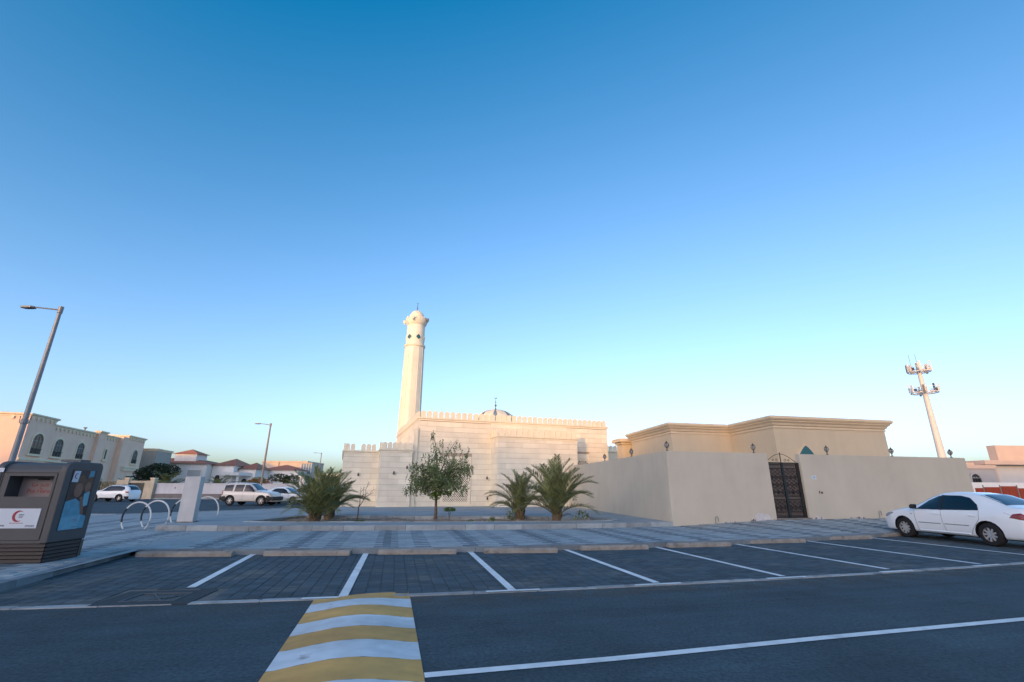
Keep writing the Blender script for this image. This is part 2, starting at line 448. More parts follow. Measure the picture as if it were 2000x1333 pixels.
# terrace with sunken planter bed
BED = [(-9.9, 18.35), (-8, 18.35), (-2, 18.85), (2.3, 19.55), (4.6, 20.2), (3.6, 22.6), (0, 22.35), (-3, 22.3), (-9.4, 22.35)]
tr = MB()
fr = [(x, ISL(x) + .18) for x in xr(-11.85, 6.3, 30)]
# terrace ring: front strip between kerb and bed, then the rest behind, built around the bed outline
def ty(x): return ISL(x) + .18
tr.poly([(p[0], p[1], TERR) for p in fr] + [(6.3, 19.8, TERR), (4.6, 20.2, TERR), (2.3, 19.55, TERR), (-2, 18.85, TERR), (-8, 18.35, TERR), (-9.9, 18.35, TERR), (-12.05, 18.35, TERR)])
tr.poly([(-12.05,18.35,TERR), (-9.9,18.35,TERR), (-9.4,22.35,TERR), (-13.1,22.35,TERR)])
tr.poly([(-13.1,22.35,TERR), (-9.4,22.35,TERR), (-3,22.3,TERR), (0,22.35,TERR), (3.6,22.6,TERR), (4.6,20.2,TERR), (6.3,19.8,TERR), (6.0,22.6,TERR), (3.6,40,TERR), (10,62,TERR), (-14,62,TERR), (-13.5,38,TERR)])
terrace = struct(tr.build('terrace', M_slabsheet))
kerb_run('kerb_bed', [(p[0], p[1]) for p in BED] + [BED[0]], .16, .1, TERR + .025, 'kerb_stone', KM, 1.0)
so = MB(); n = 46
for i in range(n):
    for j in range(20):
        def q(i, j):
            x = -10.2 + i * 15.2 / n; y = 18.0 + j * 5 / 20
            return (x, y, .165 + .05*math.sin(x*2.1+y)*math.sin(y*1.7-x) + random.Random(i*91+j).uniform(-.012, .012))
        cx, cy, _ = q(i, j)
        top = 18.2 + .10*(cx+10) + (.02*max(0, cx-2)**2)
        if cy > top - .35 and cy < 22.4 and cx < 4.9 - (cy-20)*.42:
            so.poly([q(i,j), q(i+1,j), q(i+1,j+1), q(i,j+1)])
struct(so.build('planter_soil', M_soil, smooth=True, sharp=180))
ps = MB()
rnd = random.Random(3)
for k in range(420):
    x = rnd.uniform(-9.4, 3.6); y = rnd.uniform(18.8 + .1*(x+9.4), 22.1); s = rnd.uniform(.012, .05)
    ps.M = Matrix.Translation((x, y, .19)) @ Matrix.Rotation(rnd.uniform(0, 6), 4, 'Z') @ Matrix.Diagonal((s, s*.8, s*.6, 1))
    ps.lathe([(.3,-.8),(.95,-.2),(.8,.6),(.05,.95)], 6)
ps.M = None
tag(stuff(ps.build('pebbles', mat('pebble', (.33, .29, .24), .9, .3, 9.), None)), 'scattered pebbles on the sandy soil of the planter bed', 'pebbles')

# ------------------------------------------------------------------ road markings
def strip(mb, a, b, w, z):
    a = Vector(a); b = Vector(b); d = (b-a).normalized(); n_ = Vector((-d.y, d.x)) * w/2
    mb.poly([(*(a-n_), z), (*(b-n_), z), (*(b+n_), z), (*(a+n_), z)])
NEAR = [(-5.05,8.12),(-2.45,7.55),(0.04,8.0),(2.48,8.71),(5.01,9.38),(7.61,10.24),(10.17,10.96),(12.95,11.72)]
FAR = [(-6.13,12.12),(-3.57,12.49),(-1.08,12.79),(1.36,13.29),(3.86,14.07),(6.43,14.81),(9.12,15.62),(11.9,16.6)]
for i, (a, b) in enumerate(zip(NEAR, FAR)):
    L_ = MB(); strip(L_, a, b, .13, .021)
    struct(L_.build('bay_line', M_white))
    if i:
        T = MB(); x0 = a[0] - .42; x1 = a[0] + .42
        if i == 1: x0, x1 = -3.0, -2.2
        for k in range(4):
            xa = x0 + (x1-x0)*k/4; xb = x0 + (x1-x0)*(k+1)/4
            T.poly([(xa,EDGE(xa)+.015,.0195),(xb,EDGE(xb)+.015,.0195),(xb,EDGE(xb)+.115,.0195),(xa,EDGE(xa)+.115,.0195)])
        struct(T.build('bay_end_mark', M_white))
W_ = MB(); wl = [(-.74,4.655),(1.0,5.09),(3.39,5.76),(6.5,6.585),(14,8.65),(40,15.8)]
for a, b in zip(wl, wl[1:]): strip(W_, a, b, .115, .006)
struct(W_.build('centre_line', M_white))

# dust along the road edge
def dust_mat():
    m = bpy.data.materials.new('road_dust'); m.use_nodes = True; t = m.node_tree; N = t.nodes; L = t.links
    b = N['Principled BSDF']; b.inputs['Base Color'].default_value = (.17, .14, .11, 1); b.inputs['Roughness'].default_value = .95
    ge = N.new('ShaderNodeNewGeometry'); no = N.new('ShaderNodeTexNoise'); no.inputs['Scale'].default_value = 2.2; no.inputs['Detail'].default_value = 8
    L.new(ge.outputs['Position'], no.inputs['Vector'])
    at = N.new('ShaderNodeAttribute'); at.attribute_name = 'fade'
    mu = N.new('ShaderNodeMath'); mu.operation = 'MULTIPLY'
    mr = N.new('ShaderNodeMapRange'); mr.inputs[1].default_value = .35; mr.inputs[2].default_value = .8; mr.inputs[4].default_value = .75
    L.new(no.outputs[0], mr.inputs[0]); L.new(mr.outputs[0], mu.inputs[0]); L.new(at.outputs['Fac'], mu.inputs[1])
    L.new(mu.outputs[0], b.inputs['Alpha'])
    return m
D = MB(); fade = []
xs2 = xr(-7, 26, 66)
prof = [(.0, 0.0), (.12, .9), (.35, .8), (.62, .25), (.95, 0.)]
for x in xs2:
    for (o_, f_) in prof: D.v.append((x + o_*.2, EDGE(x) - .01 - o_, .004)); fade.append(f_ * (.35 + .65*clamp((x+5)/4)))
k_ = len(prof)
for i in range(len(xs2)-1):
    for j in range(k_-1): D.f.append([i*k_+j+1, (i+1)*k_+j+1, (i+1)*k_+j, i*k_+j]); D.m.append(0)
do = stuff(D.build('road_dust', dust_mat())); tag(do, 'thin drift of sand along the road edge by the parking bays', 'sand')
att = do.data.attributes.new('fade', 'FLOAT', 'POINT'); att.data.foreach_set('value', fade)

# speed hump
hum = thing('speed_hump', 'yellow and white striped speed hump crossing the dark road', 'speed hump', (-2.82, 7.44, 0), -76.0)
# local x runs towards the camera, local y to the right of the image
stops = [0, .33, .80, 1.31, 1.79, 2.29, 2.82, 3.35, 3.85, 4.4, 4.9, 5.4, 5.9, 6.4]
def hump_z(t, x): return .006 + .066 * (math.sin(math.pi * t) ** 1.3) * min(1, .25 + x/.8)
for i in range(len(stops)-1):
    b = MB(); n = 18; wd = 1.34
    sub = xr(stops[i], stops[i+1], 4)
    for k in range(4):
        for j in range(n):
            def q(x, j):
                t = j / n
                sk = (.25 * t) * max(0, 1 - x / .4)          # far end cut along the parking edge
                return (x - sk + (.006 * math.sin(j*1.7 + i*2.3) if 0 < i else 0), wd * t, hump_z(t, max(0., x)))
            b.poly([q(sub[k], j), q(sub[k+1], j), q(sub[k+1], j+1), q(sub[k], j+1)])
    o = b.build('stripe', M_yel if i % 2 == 0 else M_hwhite, hum, smooth=True, sharp=180)
    o['label'] = 'worn yellow stripe' if i % 2 == 0 else 'worn white stripe'

# wheel stops
SL = [(-8.44,11.42),(-5.71,11.70),(-3.16,12.05),(-0.67,12.36),(1.8,12.98),(4.28,13.66),(6.94,14.72),(9.77,15.82),(12.6,16.9)]
SR = [(-6.39,11.60),(-3.78,11.86),(-1.32,12.2),(1.15,12.52),(3.61,13.3),(6.14,14.07),(8.85,15.1),(11.7,16.25),(14.5,17.75)]
sb = MB(); sb.prism([(-.085,0),(.085,0),(.085,.06),(.055,.105),(-.05,.105),(-.085,.07)], -.5, .5, 'x')
sme = sb.build('tmp', M_stop, None); SM = sme.data; bpy.data.objects.remove(sme)
where = ['at the far left bay beside the donation bin', 'second from the left, left of the speed hump line', 'in the bay straight behind the speed hump',
         'in the fourth bay from the left, before the small leafy tree', 'in the fifth bay from the left', 'in the sixth bay, before the blank compound wall',
         'in the seventh bay, before the iron gate', 'in the eighth bay, next to the white sedan', 'under the nose of the white sedan']
for i, (a, b) in enumerate(zip(SL, SR)):
    a = Vector(a); b = Vector(b); d = b - a
    o = bpy.data.objects.new('wheel_stop', SM); col.objects.link(o)
    o.location = ((a.x+b.x)/2, (a.y+b.y)/2, .013); o.rotation_euler = (0, 0, math.atan2(d.y, d.x) + random.uniform(-.01, .01)); o.scale = (d.length, 1.05, 1)
    tag(o, 'beige concrete wheel stop ' + where[i], 'wheel stop', 'wheel stops at the head of the bays')

# drain cover
dr = thing('drain_cover', 'square concrete drain cover with an iron grating at the bay edge', 'drain', (-5.1, 7.47, 0), 8.)
b = MB(); b.box(-.62,.62,-.46,-.27,-.02,.016); b.box(-.62,.62,.27,.46,-.02,.016); b.box(-.62,-.36,-.268,.268,-.02,.0155); b.box(.36,.62,-.268,.268,-.02,.0155)
b.build('surround', mat('drain_concrete', (.028,.040,.047), .9, .25, 5., .4, 60), dr)
b = MB(); b.box(-.36,.36,-.27,.27,-.03,-.02); b.build('sump', M_blk, dr)
for (x0,x1,y0,y1) in ((-.36,.36,-.27,-.24),(-.36,.36,.24,.27),(-.36,-.33,-.239,.239),(.33,.36,-.239,.239)):
    b = MB(); b.box(x0,x1,y0,y1,-.02,.022); b.build('rim', mat('drain_rim', (.075,.095,.108), .8, .2, 6.), dr)
for k in range(9):
    x = -.29 + k*.072
    b = MB(); b.box(x,x+.03,-.238,.238,-.02,.008); b.build('grating_bar', M_iron, dr)
b = MB(); b.M = Matrix.Rotation(R(-55), 4, 'Z'); b.box(-.3,.3,-.012,.012,.009,.02); b.build('cross_bar', mat('drain_rim', (.075,.095,.108), .8, .2, 6.), dr)
b = MB(); b.M = Matrix.Translation((.2,.02,0)) @ Matrix.Rotation(R(40), 4, 'Z'); b.box(-.2,.2,-.012,.012,.009,.02); b.build('cross_bar', mat('drain_rim', (.075,.095,.108), .8, .2, 6.), dr)

# ------------------------------------------------------------------ mosque
MA = (-6.59, 33.09); MR = 19.5
mq = thing('mosque', 'cream stone mosque with toothed parapets and a low dome', 'mosque', (MA[0], MA[1], 0), MR)
UB = MB(); UB.box(-.5,.5,-.5,.5,-.5,.5)
_o = UB.build('stone_block', M_stone); BLK = _o.data; bpy.data.objects.remove(_o)
CH = .365
blocks = []       # (part, axis, u0,u1,v,z0,z1)
def clad(part, axis, u0, u1, v, z0, z1, holes=(), L=1.25, out=-1):
    """courses of stone blocks on a face; axis 'u': face along local x at y=v, axis 'v': face along local y at x=v"""
    z = z0; row = 0
    while z < z1 - .05:
        zt = min(z + CH, z1)
        x = u0 - (L/2 if row % 2 else 0)
        while x < u1 - .02:
            a, b_ = max(x, u0), min(x + L, u1)
            if b_ - a > .06:
                cuts = [(a, b_)]
                for (hx0, hx1, hz0, hz1) in holes:
                    if zt > hz0 + .02 and z < hz1 - .02:
                        nc = []
                        for (p, q) in cuts:
                            if q <= hx0 or p >= hx1: nc.append((p, q)); continue
                            if p < hx0 - .05: nc.append((p, hx0))
                            if q > hx1 + .05: nc.append((hx1, q))
                        cuts = nc
                for (p, q) in cuts: blocks.append((part, axis, p, q, v, z, zt, out))
            x += L
        z = zt; row += 1
def merlon_mesh():
    b = MB(); w = .17
    out = [(-w, 0), (w, 0), (w, .16)]
    for i in range(9):
        a = -.55 + (math.pi + 1.1) * i / 8
        out.append((.185*math.cos(a), .30 + .185*math.sin(a)))
    out.append((-w, .16))
    b.prism(out, -.06, .06, 'y')
    o = b.build('merlon', M_trim); me = o.data; bpy.data.objects.remove(o); return me
MER = merlon_mesh()
def merlons(part, p0, p1, z, sp=.43, skip=()):
    a = Vector(p0); b_ = Vector(p1); d = b_ - a; n = max(1, round(d.length / sp))
    for i in range(n):
        if i in skip: continue
        c = a + d * ((i + .5) / n)
        inst('merlon', MER, part, (c.x, c.y, z), math.atan2(d.y, d.x), (sp/.43*random.uniform(.97,1.03),1,random.uniform(.95,1.0)*(.5+.5*sp/.43)))
def core(name, u0, u1, v0, v1, z1, inset=.05):
    b = MB(); b.box(u0+inset, u1-inset, v0+inset, v1-inset, 0, z1); return b.build(name, M_stonej, mq)
def cornice(u0, u1, v0, v1, z0, prof, name='cornice', parent=mq, m=M_trim):
    """ring of moulding round a rectangle; prof: (out, z)"""
    b = MB(); pr = prof
    for (o1, za), (o2, zb) in zip(pr, pr[1:]):
        r1 = [(u0-o1,v0-o1),(u1+o1,v0-o1),(u1+o1,v1+o1),(u0-o1,v1+o1)]
        r2 = [(u0-o2,v0-o2),(u1+o2,v0-o2),(u1+o2,v1+o2),(u0-o2,v1+o2)]
        for i in range(4):
            j = (i+1) % 4
            b.poly([(*r1[i], z0+za), (*r1[j], z0+za), (*r2[j], z0+zb), (*r2[i], z0+zb)])
    o_, zt = pr[-1]; b.poly([(u0-o_,v0-o_,z0+zt),(u1+o_,v0-o_,z0+zt),(u1+o_,v1+o_,z0+zt),(u0-o_,v1+o_,z0+zt)])
    return b.build(name, m, parent)
CP = [(.0,0),(.03,.0),(.03,.08),(.10,.14),(.10,.22),(.03,.24)]
# prayer hall
HU, HV, HZ = 15.28, 14.2, 6.10
hall = core('prayer_hall', 0, HU, 0, HV, HZ)
cornice(0, HU, 0, HV, HZ, CP)
zt = HZ + .242
merlons(hall, (.05, .02), (HU-.05, .02), zt)
merlons(hall, (.02, .3), (.02, HV), zt)
merlons(hall, (HU-.02, .3), (HU-.02, HV), zt)
WIN = (1.95, 3.70, .58, 3.45)
W2 = (12.4, 13.45, .9, 3.95)
BV, B0, B1, BZ = -1.75, 5.35, 11.6, 4.86
clad(hall, 'u', 0, B0, 0, TERR-.05, HZ, [(WIN[0]-.25, WIN[1]+.25, WIN[2]-.25, WIN[3]+.2)])
clad(hall, 'u', B0, B1, 0, BZ+.2, HZ)
clad(hall, 'u', B1, HU, 0, TERR-.05, HZ, [(W2[0]-.1, W2[1]+.1, W2[2]-.2, W2[3]+.15)])
clad(hall, 'v', .0, HV, 0, 3.2, HZ)
clad(hall, 'v', 0, .6, 0, TERR-.05, 3.2)
# projecting bay
bayp = core('projecting_bay', B0, B1, BV, .1, BZ)
cornice(B0, B1, BV, .02, BZ, CP)
merlons(bayp, (B0+.05, BV+.02), (B1-.05, BV+.02), BZ+.242)
merlons(bayp, (B0+.02, BV+.3), (B0+.02, -.1), BZ+.242)
clad(bayp, 'u', B0, B1, BV, TERR-.05, BZ)
clad(bayp, 'v', BV, 0, B0, TERR-.05, BZ)
clad(bayp, 'v', BV, 0, B1, TERR-.05, BZ, out=1)
# side wing, two steps
wa = core('side_wing', -2.46, -.35, -.32, 11, 3.80)
cornice(-2.46, -.35, -.32, 11, 3.80, CP)
merlons(wa, (-2.42, -.3), (-.4, -.3), 4.042, .36)
merlons(wa, (-2.44, -.0), (-2.44, .98), 4.042)
clad(wa, 'u', -2.46, -.35, -.32, TERR-.05, 3.80)
clad(wa, 'v', -.32, 1.03, -2.46, TERR-.05, 3.80)
wb = core('side_wing', -4.83, -2.47, 1.03, 11, 3.72)
cornice(-4.83, -2.475, 1.03, 11, 3.72, CP)
merlons(wb, (-4.8, 1.05), (-2.7, 1.05), 3.962, .36, (2,))
merlons(wb, (-4.81, 1.4), (-4.81, 6), 3.962)
clad(wb, 'u', -4.83, -2.47, 1.03, TERR-.05, 3.72)
clad(wb, 'v', 1.03, 8, -4.83, TERR-.05, 3.72)
b = MB(); b.box(-.30,-.02,-.12,.2,0,5.55); b.box(-.34,.0,-.15,.2,0,.7); b.build('corner_pilaster', M_trim, mq)
# blocks: 300 that show largest as parts, the rest joined per wall
def bl_key(t):
    fr = 0 if t[1] == 'u' else 50
    return fr + (0 if t[0] in (bayp, wa) else 5) + t[4] - (t[3]-t[2])*2
order = sorted(range(len(blocks)), key=lambda i: bl_key(blocks[i]))
ind = set(order[:300]); restb = {}
for i, (part, ax, p, q, v, z0, z1, out) in enumerate(blocks):
    j = .007; pr = random.uniform(-.004, .004); th = .07
    c = ((p+q)/2, v + out*pr + (.03 if out < 0 else -.03), (z0+z1)/2); sc = (q-p-.005, th, z1-z0-2*j)
    if ax == 'v': c = (c[1], c[0], c[2]); sc = (sc[1], sc[0], sc[2])
    if i in ind: inst('stone_block', BLK, part, c, 0, sc)
    else:
        B = restb.setdefault(part, MB()); B.box(c[0]-sc[0]/2, c[0]+sc[0]/2, c[1]-sc[1]/2, c[1]+sc[1]/2, c[2]-sc[2]/2, c[2]+sc[2]/2)
for part, B in restb.items(): stuff(B.build('stone_cladding', M_stone, part))
# lattice windows
def lattice_window(x0, x1, z0, z1, v, pitch=.17, arched=False):
    f = MB()
    zs = z1 - (x1-x0)/2*.8 if arched else z1
    o = arch(x0-.22, x1+.22, z0-.2, zs, z1+.22, 12) if arched else [(x0-.22,z0-.2),(x1+.22,z0-.2),(x1+.22,z1+.2),(x0-.22,z1+.2)]
    i_ = arch(x0, x1, z0, zs, z1, 12) if arched else [(x0,z0),(x1,z0),(x1,z1),(x0,z1)]
    n = len(o)
    for a in range(n):
        c = (a+1) % n
        f.poly([(o[a][0],v-.03,o[a][1]),(o[c][0],v-.03,o[c][1]),(i_[c][0],v-.03,i_[c][1]),(i_[a][0],v-.03,i_[a][1])])
        f.poly([(i_[a][0],v-.03,i_[a][1]),(i_[c][0],v-.03,i_[c][1]),(i_[c][0],v+.045,i_[c][1]),(i_[a][0],v+.045,i_[a][1])])
        f.poly([(o[c][0],v-.03,o[c][1]),(o[a][0],v-.03,o[a][1]),(o[a][0],v+.049,o[a][1]),(o[c][0],v+.049,o[c][1])])
    w = f.build('window', M_trim, mq)
    p = MB(); p.prism(i_, v-.002, v+.0045, 'y'); p.build('pane', M_wing, w)
    l = MB(); t = .022
    nx = int((x1-x0)/pitch) + 1; nz = int((z1-z0)/pitch) + 1; px = (x1-x0)/nx; pz = (z1-z0)/nz
    for a in range(nx):
        for c in range(nz):
            cx = x0 + (a+.5)*px; cz = z0 + (c+.5)*pz
            if arched and cz > zs and abs(cx-(x0+x1)/2) > (x1-x0)/2*.9*math.sqrt(max(0,1-((cz-zs)/(z1-zs))**2)): continue
            for ang in (45, -45):
                l.M = Matrix.Translation((cx, v-.016, cz)) @ Matrix.Rotation(R(ang), 4, 'Y'); h = px*.70
                l.box(-h, h, -.012 if ang > 0 else -.010, .012 if ang > 0 else .014, -t, t)
            l.M = Matrix.Translation((cx, v-.016, cz)); ri = px*.27
            l.add([(ri*1.3*math.cos(k*math.pi/4), -.016, ri*1.3*math.sin(k*math.pi/4)) for k in range(8)] + [(ri*.7*math.cos(k*math.pi/4), -.016, ri*.7*math.sin(k*math.pi/4)) for k in range(8)],
                  [(8+k, 8+(k+1)%8, (k+1)%8, k) for k in range(8)])
    l.M = None
    l.build('lattice', M_trim, w)
    s = MB(); s.box(x0-.32, x1+.32, v-.12, v+.04, z0-.33, z0-.205); s.build('sill', M_trim, w)
lattice_window(*WIN, 0.)
b = MB(); b.box(W2[0]-.098, W2[1]+.098, .006, .049, W2[2]-.198, W2[3]+.148); b.build('window_surround', M_stone, mq)
lattice_window(W2[0], W2[1], W2[2], W2[3]-.35, 0., .15, True)
# lamps and small fittings on the walls
def fitting(x, v, z, s=.12):
    b = MB(); b.box(x-.03, x+.03, v-.10, v, z-.02, z+.02); b.lathe([(.0,z-s),(.05,z-s*.8),(.06,z),(.03,z+s*.8),(.0,z+s)], 8, (x, v-.12)); b.build('wall_lamp', M_lant, mq, smooth=True)
for (x, v, z) in ((-1.53, -.32, 2.45), (-.68, -.32, 2.82), (-3.75, 1.03, 2.35), (5.1, 0, 2.2), (5.15, 0, .8), (14.4, 0, 3.0)): fitting(x, v, z)
# dome
DM = (Vector((-1.5, 43, 0)) - Vector((MA[0], MA[1], 0))); DM = Matrix.Rotation(R(-MR), 4, 'Z') @ DM
dc = (DM.x, DM.y); dr_ = 1.95
def cap(k): return [(dr_*1.06*math.cos(R(a))*k, 6.85 + 1.6*math.sin(R(a))*k) for a in (0,12,25,38,50,62,72,80,86,89.5)]
d1 = MB(); d1.lathe([(dr_*1.06, 6.2)] + cap(1.), 40, dc); dome = d1.build('dome', M_domeblue, mq, smooth=True, sharp=70)
for k in range(8):
    b = MB(); a = R(360/8*k + 4)
    prof = cap(1.025)
    hw0 = R(16.5)
    for i in range(len(prof)-1):
        fa = hw0 * (1 + .55*max(0, (i-3)/6)); fb = hw0 * (1 + .55*max(0, (i-2)/6))
        for j in range(5):
            t0 = -1 + 2*j/5; t1 = -1 + 2*(j+1)/5
            P = lambda q, f, t: (dc[0] + q[0]*math.cos(a+f*t), dc[1] + q[0]*math.sin(a+f*t), q[1])
            b.poly([P(prof[i],fa,t0), P(prof[i],fa,t1), P(prof[i+1],fb,t1), P(prof[i+1],fb,t0)])
    b.build('dome_petal', M_trim, dome, smooth=True, sharp=70)
b = MB(); b.lathe([(dr_*1.25,6.2),(dr_*1.25,6.85),(dr_*1.32,6.95),(dr_*1.1,7.0)], 32, dc); b.build('dome_drum', M_trim, mq)
def finial(parent, c, z, h, m=M_brass):
    b = MB(); b.lathe([(0,0),(.10,.0),(.12,.06),(.04,.14),(.03,.28),(.09,.36),(.09,.42),(.025,.5),(.02,.62),(.06,.68),(.02,.75),(.015,1.0),(0,1.0)], 10, (0,0))
    pts = [(.10*math.cos(R(q)), 0, 1.08 + .10*math.sin(R(q))) for q in range(-240, 61, 20)]
    b.tube(pts, [.008 + .02*math.sin(math.pi*i/(len(pts)-1)) for i in range(len(pts))], 6)
    b.v = [(c[0]+x*h, c[1]+y*h, z+w*h) for x, y, w in b.v]
    return b.build('finial', m, parent, smooth=True)
finial(dome, dc, 8.43, 1.1)
# roof pieces further right of the hall
b = MB(); b.box(HU+.4, HU+9, 5, 11, 0, 4.6); b.build('rear_wing', M_trim, mq)
cornice(HU+.4, HU+9, 5, 11, 4.6, CP); merlons(mq, (HU+.5, 5.02), (HU+8.8, 5.02), 4.842)

# minaret
mn = thing('minaret', 'tall round cream stone minaret with a balcony and small dome', 'minaret', (-10.62, 48.2, 0), 0)
mb = MB(); r0, r1 = 1.13, 1.02; nf = 24
prof = [(r0, 0), (r0, 6), (r1, 16.1)]
mb.lathe(prof, 24, (0,0)); sh = mb.build('shaft', M_stone, mn, smooth=True, sharp=9)
for k in range(12):
    a = R(30*k + 8); b = MB()
    b.tube([((r0+.0)*math.cos(a), (r0+.0)*math.sin(a), 3), ((r0+.0)*math.cos(a), (r0+.0)*math.sin(a), 6), ((r1+.0)*math.cos(a), (r1+.0)*math.sin(a), 16)], .035, 6)
    b.build('rib', M_trim, sh)
b = MB(); b.lathe([(r1+.0,15.95),(r1+.10,16.05),(r1+.12,16.15),(r1+.12,16.25),(r1+.04,16.32),(r1-.04,16.34)], 32); b.build('band', M_trim, mn, smooth=True)
b = MB(); b.lathe([(r1-.04,16.3),(r1-.06,18.55)], 32); up_ = b.build('upper_shaft', M_stone, mn, smooth=True)
for k in range(6):
    a = R(-118 + 60*k); rr = r1 - .045; pts = []
    w = .30; hh = .34
    shape = [(0,-hh),(w*.55,-hh*.55),(w,0),(w*.55,hh*.55),(0,hh),(-w*.55,hh*.55),(-w,0),(-w*.55,-hh*.55)]
    b = MB(); fr2 = []
    for (s_, h_) in shape: fr2.append((rr*1.012*math.cos(a + s_/rr), rr*1.012*math.sin(a + s_/rr), 17.05 + h_))
    ctr = (rr*1.012*math.cos(a), rr*1.012*math.sin(a), 17.05)
    b.add([ctr] + fr2, [(0, 1+i, 1+(i+1) % 8) for i in range(8)])
    wn = b.build('window', M_teal, mn)
    b = MB(); b.tube([(x*1.01, y*1.01, z) for x, y, z in fr2] + [tuple(c*f for c, f in zip(fr2[0], (1.01,1.01,1)))], .035, 5); b.build('frame', M_trim, wn)
b = MB(); b.lathe([(r1-.06,18.5),(r1+.04,18.6),(r1+.08,18.72),(r1+.17,18.95),(r1+.19,19.1),(r1+.10,19.14),(r1-.2,19.14)], 32); b.build('balcony', M_trim, mn, smooth=True, sharp=50)
for k in range(16):
    a = R(22.5*k); c = (r1+.09)
    o = inst('merlon', MER, mn, (c*math.cos(a), c*math.sin(a), 19.12), a + math.pi/2, (.85,.8,.62))
b = MB(); b.lathe([(.78,19.1),(.78,19.45),(.80,19.5)] + [(.80*math.cos(R(a)), 19.5 + .85*math.sin(R(a))) for a in (15,30,45,58,70,80,89)], 28); dm = b.build('dome', M_trim, mn, smooth=True)
finial(mn, (0,0), 20.33, .85)
for k in (0, 1, 2, 3):
    a = R(-20 + k*95); b = MB(); c = r1 + .38
    b.box(-.13,.13,-.1,.1,0,.3); b.lathe([(.03,-.2),(.1,0),(.12,.05)], 10)
    b.v = [(c*math.cos(a)+x, c*math.sin(a)+y, 18.95+z) for x, y, z in b.v]
    b.build('loudspeaker', M_lampdark if k == 0 else M_trim, mn)

# ------------------------------------------------------------------ walled compound
cw = thing('compound_wall', 'plain beige rendered perimeter wall beside the parking bays', 'wall', (C0.x, C0.y, 0), CW)
WT, WTH = 3.02, .24
G0, G1 = 4.83, 6.47
def noisy_wall(u0, u1):
    b = MB(); b.box(u0, u1, 0, WTH, 0, WT); return b
noisy_wall(0, G0).build('front_wall', M_paint, cw, bevel=.012)
noisy_wall(G1, 15.95).build('front_wall', M_paint, cw, bevel=.012)
sa = R(98 - CW)                 # side wall direction in local frame
sd = Vector((math.cos(sa), math.sin(sa)))
sn = Vector((sd.y, -sd.x))
b = MB(); a = Vector((0.0, .25)); q = [a - sd*.01, a + sn*WTH - sd*.01, a + sn*WTH + sd*22, a + sd*22]
q[0] = Vector((.0, WTH+.002)); q[1] = Vector((WTH, WTH+.002)); b.prism([(p.x, p.y) for p in q][::1], 0, WT-.003)
b.build('side_wall', M_paint, cw)
b = MB(); b.box(15.71, 15.95, WTH+.003, 14, 0, WT-.003); b.build('side_wall', M_paint, cw)
b = MB(); b.box(G0-.02, G1+.02, -.10, .55, .1, .38); b.build('threshold', mat('threshold_step', (.22,.19,.16), .9, .3, 6., .5, 40), cw, bevel=.01)
# worn plaster at the foot of the wall
def ragged(name, u0, u1, z0, z1, seed, m=M_damage, yo=-.012):
    r = random.Random(seed); n = max(8, int((u1-u0)/.07))
    top = [(u0 + (u1-u0)*i/n, z0 + (z1-z0)*(.25 + .75*r.random())*math.sin(math.pi*(i+.5)/(n+1))**.5) for i in range(n+1)]
    b = MB(); b.prism([(u0, 0.05), (u1, .05)] + top[::-1], yo, .02, 'y'); return b.build(name, m, cw)
ragged('bare_plaster', 3.55, 4.80, .20, .62, 1); ragged('bare_plaster', 6.5, 7.35, .25, .52, 2); ragged('bare_plaster', 1.2, 1.75, .1, .24, 4)
ragged('bare_plaster', 2.2, 3.4, .14, .32, 5); ragged('bare_plaster', 8.2, 9.6, .28, .46, 6); ragged('bare_plaster', 9.8, 11.5, .28, .40, 8)
ragged('chipped_plaster', 3.8, 4.5, .42, .66, 11, mat('pale_plaster', (.56,.54,.53), .95, .15, 8.), -.017)
for (u, z) in ((1.88, .16), (10.05, .34)):
    b = MB(); b.tube([(u,-.06,z-.05),(u,-.06,z+.25),(u+.03,-.06,z+.30),(u+.10,-.06,z+.30),(u+.13,-.06,z+.25),(u+.13,-.06,z+.12)], .012, 6); b.build('pipe', M_galv, cw)
b = MB(); b.box(6.92,7.15,-.012,-.0005,1.95,2.12); o = b.build('number_plate', mat('plate_white', (.55,.62,.66), .5), cw); o['label'] = 'small pale blue house plate'
b = MB(); b.box(6.985,7.085,-.0145,-.0125,2.01,2.06); b.build('print', mat('plate_blue', (.25,.38,.45), .5), o)
b = MB(); b.box(7.16,7.20,-.02,-.0005,1.37,1.47); b.build('bell_push', M_lant, cw)
b = MB(); b.lathe([(.0,0),(.045,0),(.045,.02),(0,.02)], 12); b.v = [(7.30+x, -.001-z, 1.40+y) for x,y,z in b.v]; b.build('intercom', M_lant, cw)
def to_world(u, v, base=C0, ang=CW):
    a = R(ang); return (base.x + u*math.cos(a) - v*math.sin(a), base.y + u*math.sin(a) + v*math.cos(a))
